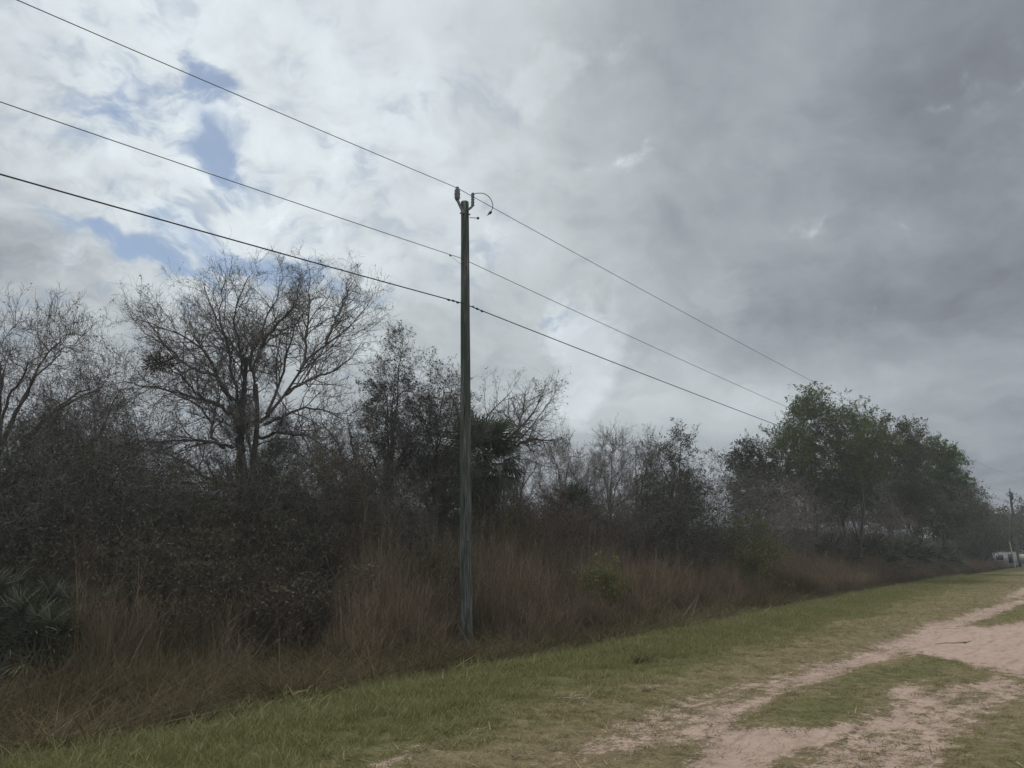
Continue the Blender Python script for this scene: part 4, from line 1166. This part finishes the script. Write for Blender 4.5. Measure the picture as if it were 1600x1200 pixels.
# mown verge and the grass on the track
u, v = pts_uv(46000, -3, 62, lambda u: (-2.0 + 0 * u, edge_v(u) + 0.15), 1.55)
sd_, dd_ = fields(u, v)
pn = fbm(u * 2.2, v * 2.2, 91)
q = edge_v(u) - v
keep = rng.random(len(u)) < np.clip(1.1 - 1.5 * sd_ - 0.25 * dd_ + (pn - 0.5) * 1.3 + (fbm(u * 5, v * 7, 92) - .5) * 1.2, 0, 1)
keep &= ~((sd_ > 0.7))
u, v, q, dd_, sd_ = u[keep], v[keep], q[keep], dd_[keep], sd_[keep]
LW = variants('lawn_tuft', 10, v_turf, M['lawn'])
hgt = np.interp(q, [0, 0.6, 2.5, 5], [1.35, 1.1, 0.72, 0.42]) * (0.75 + 0.6 * fbm(u * 1.7, v * 1.7, 95))
scatter('mown_grass', LW, 10, xyz(u, v, -0.005), hgt * rng.uniform(0.8, 1.35, len(u)) * np.where(rng.random(len(u)) < 0.03, 1.9, 1) * np.interp(u, [20, 60], [1, 1.5]), 0.12 + 0.85 * dd_ + rng.normal(0, 0.12, len(u)) + (fbm(u * .8, v * .8, 97) - .5) * .4, 78,
        'short green and straw grass of the mown verge along the sandy track', 'grass', 0.15, hgt, np.where(q < 3 + rng.normal(0, .5, len(q)), rng.integers(0, 6, len(q)), rng.integers(6, 10, len(q))))

# straw and leaf litter lying on the sand and thin turf
def v_litter(k):
    m = MB(k); blades(m, np.random.default_rng(770 + k), 12, 0.16, 0.085, 0.45, 0.0032, 0.3, 2, 0, 0.8, 0.12); return m


u, v = pts_uv(9000, 1, 40, lambda u: (-1.5 + 0 * u, edge_v(u) - 1.6), 1.5)
sd_, dd_ = fields(u, v)
keep = rng.random(len(u)) < np.where(sd_ > 0.85, 0.06, np.clip(0.25 + 0.7 * sd_ + 0.3 * dd_ + (fbm(u * 2.5, v * 2.5, 93) - .5) * 1.5, 0, 1))
u, v = u[keep], v[keep]
scatter('dry_litter', variants('litter_patch', 5, v_litter, M['litter']), 5, xyz(u, v, 0.004), rng.uniform(0.6, 1.3, len(u)), rng.normal(0.55, 0.3, len(u)), 83, 'dry straw and leaf litter strewn over the sandy track', 'litter', 0.05)

# matted brown grass in the ditch
u, v = pts_uv(9000, -4, 95, lambda u: (edge_v(u) - 0.05, edge_v(u) + 2.8), 1.5)
q = v - edge_v(u)
MT = variants('matted_tuft', 6, v_mat, M['matted'])
hh = np.interp(q, [0, 0.5, 1.5, 3], [0.5, 0.85, 1.0, 1.1]) * (0.3 + 1.2 * fbm(u * 0.9, v * 0.9, 99)) * (1 - 0.55 * np.clip(1.6 - np.hypot((u - 11.75) / 0.9, (v - 10) / 1.2), 0, 1))
scatter('ditch_grass', MT, 6, xyz(u, v, -0.02), rng.uniform(0.8, 1.25, len(u)), rng.normal(0.42, 0.2, len(u)) + (fbm(u * .5, v * .7, 98) - .5) * .8, 79,
        'matted brown grass filling the ditch between verge and thicket', 'grass', 0.25, hh)

# tall reddish stalks
u, v = pts_uv(7500, -3, 105, lambda u: (edge_v(u) + np.interp(u, [0, 12, 40, 80], [2.0, 1.2, 0.9, 0.7]), edge_v(u) + np.interp(u, [0, 10, 30, 80], [5.0, 6.5, 7.5, 5.0])), 1.35)
q = v - edge_v(u)
den = fbm(u * 0.45, v * 0.6, 101)
clear = np.clip((0.854 * (v - 13) + 11.3 - u) / 1.2 + (den - 0.5) * 1.5, 0, 1)       # open thicket floor on the left
for cu, cv, cr in ((5.9, 12.6, 0.75), (7.5, 12.9, 0.95), (9.9, 13.0, 0.8), (10.2, 14.4, 0.7)):
    clear = clear * (1 - 0.3 * np.exp(-(((u - cu) ** 2 + (v - cv) ** 2) / cr ** 2) ** 2))
clear = np.maximum(clear, np.clip(1.5 - np.hypot((u - 11.75) / 1.1, (v - 9.9) / 1.3), 0, 1))         # trampled in front of the pole
keep = rng.random(len(u)) < np.clip(0.62 + (den - 0.5) * 3.4, 0.03, 1) * np.clip(1 - clear, 0.015, 1)
u, v, q, den = u[keep], v[keep], q[keep], den[keep]
u2, v2 = pts_uv(3000, 32, 110, lambda u: (edge_v(u) + 0.25, edge_v(u) + 2.4), 1.1)
u, v, q, clear, keep = np.r_[u, u2], np.r_[v, v2], np.r_[q, v2 - edge_v(u2) + 0.5], np.r_[clear[keep], np.zeros(3000)], np.ones(len(u) + 3000, bool)
BR = variants('broom_clump', 7, v_broom, M['broom'])
hh = np.interp(q, [0.8, 2.2, 5], [0.5, 0.82, 1.1]) * np.clip(1.0 - 0.35 * clear[keep], .5, 1) * (0.6 + 0.8 * fbm(u * 0.6, v * 0.6, 103)) * np.interp(u, [0, 30, 48, 80], [0.95, 1.08, 0.95, 0.7])
scatter('tall_dry_grass', BR, 7, xyz(u, v, -0.02), rng.uniform(0.8, 1.2, len(u)), rng.normal(0.4, 0.2, len(u)) + (fbm(u * .4, v * .5, 105) - .5) * .7, 80,
        'tall red brown dry grass stalks in front of the wood', 'dry grass', 0.07, hh)

# tangled undergrowth under and between the trees
u, v = pts_uv(2600, -6, 75, lambda u: (edge_v(u) + np.interp(u, [0, 5.5, 7, 10, 20, 60], [6.5, 6.2, 4.2, 4.4, 6.0, 3.5]), edge_v(u) + np.interp(u, [0, 60], [15, 12])), 1.3)
BU_ = variants('undergrowth_clump', 6, v_brush, M['brush'])
q = v - edge_v(u)
scatter('undergrowth', BU_, 6, xyz(u, v, -0.03), rng.uniform(0.8, 1.3, len(u)), rng.normal(0.45, 0.25, len(u)), 81,
        'tangled brown undergrowth of stems and vines inside the wood', 'undergrowth', 0.15, rng.uniform(0.6, 1.25, len(u)))


# wood behind the front trees, one mass
def v_wood(k):
    rng = np.random.default_rng(780 + k); m = MB(k)
    P, R = grow(rng, np.array([[0, 0, 0.], [.2, 0, 0], [-.2, .1, 0]]), np.array([[0, 0, 1.], [.25, .1, 1], [-.2, -.15, 1]]), np.array([5.0, 4.2, 4.4]), np.array([.1, .07, .07]), 12, 0.06, 0.02, 0.15)
    m.tubes(P, R, 6)
    P1, R1 = sprout(rng, P, R, 14, 0.12, 1, 55, 12, 1.7, 0.14, 0.04, 10, 0.4, 0.008, 0.2); m.tubes(P1, R1, 4)
    P2, R2 = sprout(rng, P1, R1, 8, 0.15, 1, 45, 14, 0.8, 0.17, 0.03, 7, 0.55, 0.005); m.tubes(P2, R2, 3)
    P3, R3 = sprout(rng, P2, R2, 6, 0.15, 1, 45, 15, 0.35, 0.2, 0.03, 4, 0.65, 0.0035); m.tubes(P3, R3, 3)
    C = along(rng, P3, 2 if k % 2 else 4); m.leaves(C, 0.085, 0, 0.55, rnd=np.clip(rng.normal(.72, .1, len(C)), 0, 1))
    return m


u, v = pts_uv(1300, -14, 150, lambda u: (edge_v(u) + np.interp(u, [0, 20, 40, 75, 90], [9.5, 13, 9, 6, 9]), edge_v(u) + 48 + 0 * u), 1.15)
WD = variants('wood_clump', 5, v_wood, M['brush'])
q = v - edge_v(u)
hh = (0.42 + 0.55 * fbm(u * .25, v * .25, 107)) * np.interp(q, [8, 25, 50], [0.8, 1.0, 1.35])
scatter('distant_wood', WD, 5, xyz(u, v, -0.05), hh * rng.uniform(1.1, 1.5, len(u)), rng.normal(0.5, 0.25, len(u)), 82, 'brown grey wood filling in behind the front row of trees', 'woods', 0.05, hh)


# ------------------------------------------------------------------ far end of the road
for (px, py, D, w, sd, lb, lf, nl) in ((1560, 782, 118, 12, 901, 'far grey tree behind the white trailer, left of the far pole', 'brown_leaf', 2.2), (1602, 768, 126, 12, 911, 'far pale tree behind the far pole at the right edge', 'grey_leaf', 1.4),
                                       (1640, 772, 122, 12, 921, 'far grey tree just beyond the right edge', 'grey_leaf', 2.0), (1585, 800, 112, 10, 931, 'low far tree behind the far pole', 'brown_leaf', 2.4), (1545, 795, 105, 8, 941, 'low far tree at the tip of the wood', 'olive_leaf', 2.4)):
    cluster_tree('distant_tree', lb, 'tree', px, D, py, w, sd, leaf=lf, K=55, rc=1.5, zb=0.1, nsub=6, ntert=5, ntwig=3, nleaf=nl, lsize=0.22, group='distant trees at the road end')

fb = site(1590, 100, -0.1); ft = at(1578, 768, 100)
fp = empty('utility_pole', fb, 'distant leaning utility pole with a dark top at the right edge', 'utility pole', 'wooden utility poles')
b = MB(31); b.tubes(fb + (ft - fb) * np.linspace(0, 1, 12)[:, None], np.linspace(0.17, 0.11, 12), 10); b.build('shaft', M['pole'], fp, fb, True)
b = MB(31); lathe(b, ft - [0.0, 0.2, 0.9], ft - [0, 0.2, 0.1], [(0, .002), (0, .1), (.05, .13), (.9, .13), (.95, .08), (1, .05), (1, .002)]); b.build('transformer', M['black'], fp, fb, True)
b = MB(31); lathe(b, ft, ft + [0, 0, 0.35], sheds(3, .04, .07)); b.build('pin_insulator', M['porcelain'], fp, fb, True)
ga, gb = at(1586.5, 886, 78), at(1577, 846, 78)
gr = empty('guy_wire', ga, 'pale plastic guard on a slanting guy wire before the far pole', 'guy wire')
b = MB(32); b.tubes(np.array([ga, ga + (gb - ga) * .5, gb]), np.full(3, .055), 8); b.build('guard', M['guard'], gr, ga, True)
b = MB(32); b.tubes(np.array([gb, gb + (ft - gb) * .5, ft]), np.full(3, .012), 4); b.build('strand', M['wire'], gr, ga)
for (X_, Y_, zt, lb) in ((NU, NV, 10.6, 'next pole'), ):
    pass

# white camper and a white box trailer at the road end
hb = site(1568, 104, 0.0)
RD = np.array([[math.cos(-0.55), -math.sin(-0.55), 0], [math.sin(-0.55), math.cos(-0.55), 0], [0, 0, 1]])
hz0 = at(1568, 860, 104)[2]
M['dull_white'] = plain_mat('weathered white panel', (0.42, 0.42, 0.41), 0.6, 0, 0.3, 2)
hm = empty('camper_trailer', hb, 'white camper trailer with dark windows and a rail at the far road end', 'camper')


def lb_(mbx, c, s, mat=0): mbx.box(RD @ np.array(c, float), s, mat, RD)


hm.scale = (0.66, 0.66, 0.66)
b = MB(33); lb_(b, (0, 0, 1.75), (3.4, 5.0, 2.0)); lb_(b, (0, 0, 2.82), (3.2, 4.8, .14)); b.build('body', M['dull_white'], hm, (0, 0, 0))
b = MB(33); lb_(b, (-0.7, -2.53, 1.95), (1.0, .05, .8)); b.build('window', M['glass'], hm, (0, 0, 0))
b = MB(33); lb_(b, (-1.73, -1.5, 1.95), (.05, 1.1, .7)); b.build('window', M['glass'], hm, (0, 0, 0))
b = MB(33); lb_(b, (0, -2.52, 1.3), (3.3, .03, .12)); lb_(b, (-1.72, 0, 1.3), (.03, 4.9, .12)); b.build('trim_stripe', M['steel'], hm, (0, 0, 0))
b = MB(33); lb_(b, (0.9, -2.545, 1.75), (.75, .05, 1.7)); b.build('door', M['glass'], hm, (0, 0, 0))
b = MB(33); lb_(b, (-1.73, 0.6, 1.95), (.05, 1.6, .8)); b.build('window', M['glass'], hm, (0, 0, 0))
b = MB(33); lb_(b, (-.2, -3.2, .95), (3.2, .06, .08)); lb_(b, (-.2, -3.2, .6), (3.2, .06, .08))
for x in (-1.75, -.2, 1.35): lb_(b, (x, -3.2, .5), (.08, .08, 1.0))
b.build('rail', M['dull_white'], hm, (0, 0, 0))
for x in (-1.0, 1.0):
    b = MB(33); c = RD @ np.array([1.55 * np.sign(x), x * .8, .38]); e = RD @ np.array([.12, 0, 0]); lathe(b, c - e, c + e, [(0, .002), (0, .3), (.1, .37), (.9, .37), (1, .3), (1, .002)], 16); b.build('wheel', M['black'], hm, (0, 0, 0), True)
b = MB(33); lb_(b, (0, 0, .66), (2.6, 4.8, .18)); b.build('chassis', M['steel'], hm, (0, 0, 0))
cb = site(1603, 92, 0.0)
ct = empty('cargo_trailer', cb, 'small white box trailer cut off by the right edge', 'trailer')
ct.scale = (0.75, 0.75, 0.75)
b = MB(34); lb_(b, (0, 0, 1.15), (1.6, 2.6, 1.0)); b.build('body', M['dull_white'], ct, (0, 0, 0))
b = MB(34); lb_(b, (0, -1.33, 1.15), (1.4, .04, .8)); b.build('rear_door', M['dull_white'], ct, (0, 0, 0))
for x in (-1, 1):
    b = MB(34); c = RD @ np.array([.85 * x, 0, .33]); e = RD @ np.array([.1, 0, 0]); lathe(b, c - e, c + e, [(0, .002), (0, .26), (.1, .33), (.9, .33), (1, .26), (1, .002)], 16); b.build('wheel', M['black'], ct, (0, 0, 0), True)
b = MB(34); lb_(b, (0, 1.9, .5), (.1, 1.4, .1)); lb_(b, (0, 0, .58), (1.5, 2.5, .1)); b.build('drawbar', M['steel'], ct, (0, 0, 0))

# ------------------------------------------------------------------ small things lying about
gu_, gv_ = g_uv(897, 1092); x_, y_ = to_xy(gu_, gv_); base = np.array([x_, y_, float(ground_z(gu_, gv_))])
m = MB(41); rng = np.random.default_rng(41)
for k in range(14):
    a = rng.normal(0.4, 1.6); L = rng.uniform(.06, .2); e = np.array([math.cos(a), math.sin(a) * .6, rng.uniform(.05, 1.1)])
    s0 = base + np.array([rng.normal(0, .09), rng.normal(0, .06), .03])
    m.tubes(resample([s0, s0 + e * L * .5 + [0, 0, .02], s0 + e * L * [1, 1, .8]], 5), np.linspace(.007, .003, 5), 4)
tag(m.build('dry_frond', M['straw'], None, base), 'bleached dry frond scrap lying on the mown verge', 'plant debris')
gu_, gv_ = g_uv(1490, 1004); x_, y_ = to_xy(gu_, gv_); base = np.array([x_, y_, float(ground_z(gu_, gv_)) - .03])
m = MB(42); e = np.array([UX * .35 + .9, .1, 0.]); e = unit(e)
m.tubes(resample([base - e * .34 + [0, 0, .03], base + [-.12, .09, .035], base + [.05, -.03, .045], base + e * .26 + [0, .05, .05]], 10), np.linspace(.004, .011, 10), 6)
m.tubes(resample([base + e * .2 + [0, 0, .04], base + e * .4 + [0, .12, .06]], 4), np.linspace(.01, .005, 4), 5)
tag(m.build('fallen_stick', M['bark'], None, base), 'dark stick lying on the bare sand of the track', 'stick')
gu_, gv_ = g_uv(1006, 1033); x_, y_ = to_xy(gu_, gv_); base = np.array([x_, y_, float(ground_z(gu_, gv_))])
m = MB(43); blades(m, np.random.default_rng(43), 90, .16, .17, .3, .004, .7, 4, 0, .6, 1.0, .4)
for s in m.v: s += base
tag(m.build('grass_clump', M['matted'], None, base), 'dark lone tussock standing in the mown verge', 'tussock')
c0 = at(250, 567, DB - 1.3); m = MB(44); rng = np.random.default_rng(44)
C = c0 + rng.normal(0, 1, (900, 3)) * [.17, .17, .11]; m.leaves(C, .07, 0, .35)
P, R = grow(rng, np.tile(c0, (60, 1)), rng.normal(size=(60, 3)), rng.uniform(.15, .4, 60), np.full(60, .006), 5, .2, 0); m.tubes(P, R, 3)
tag(m.build('mistletoe_clump', M['dry_leaf'], None, c0), 'dark bushy clump lodged on a left limb of the big bare tree', 'mistletoe')

# ------------------------------------------------------------------ haze volume added for the veil of a window reflection
hz = MB(51); hz.box((60, 75, 5.5), (5600, 5600, 18.0))
hm_, hnt, ho = new_mat('thin haze')
pv = hnt.nodes.new('ShaderNodeVolumePrincipled'); pv.inputs['Color'].default_value = (0.9, 0.95, 1, 1); pv.inputs['Density'].default_value = 0.0012; pv.inputs['Anisotropy'].default_value = 0.2
hnt.links.new(pv.outputs[0], ho.inputs['Volume'])
hzo = hz.build('haze', hm_); hzo['kind'] = 'stuff'
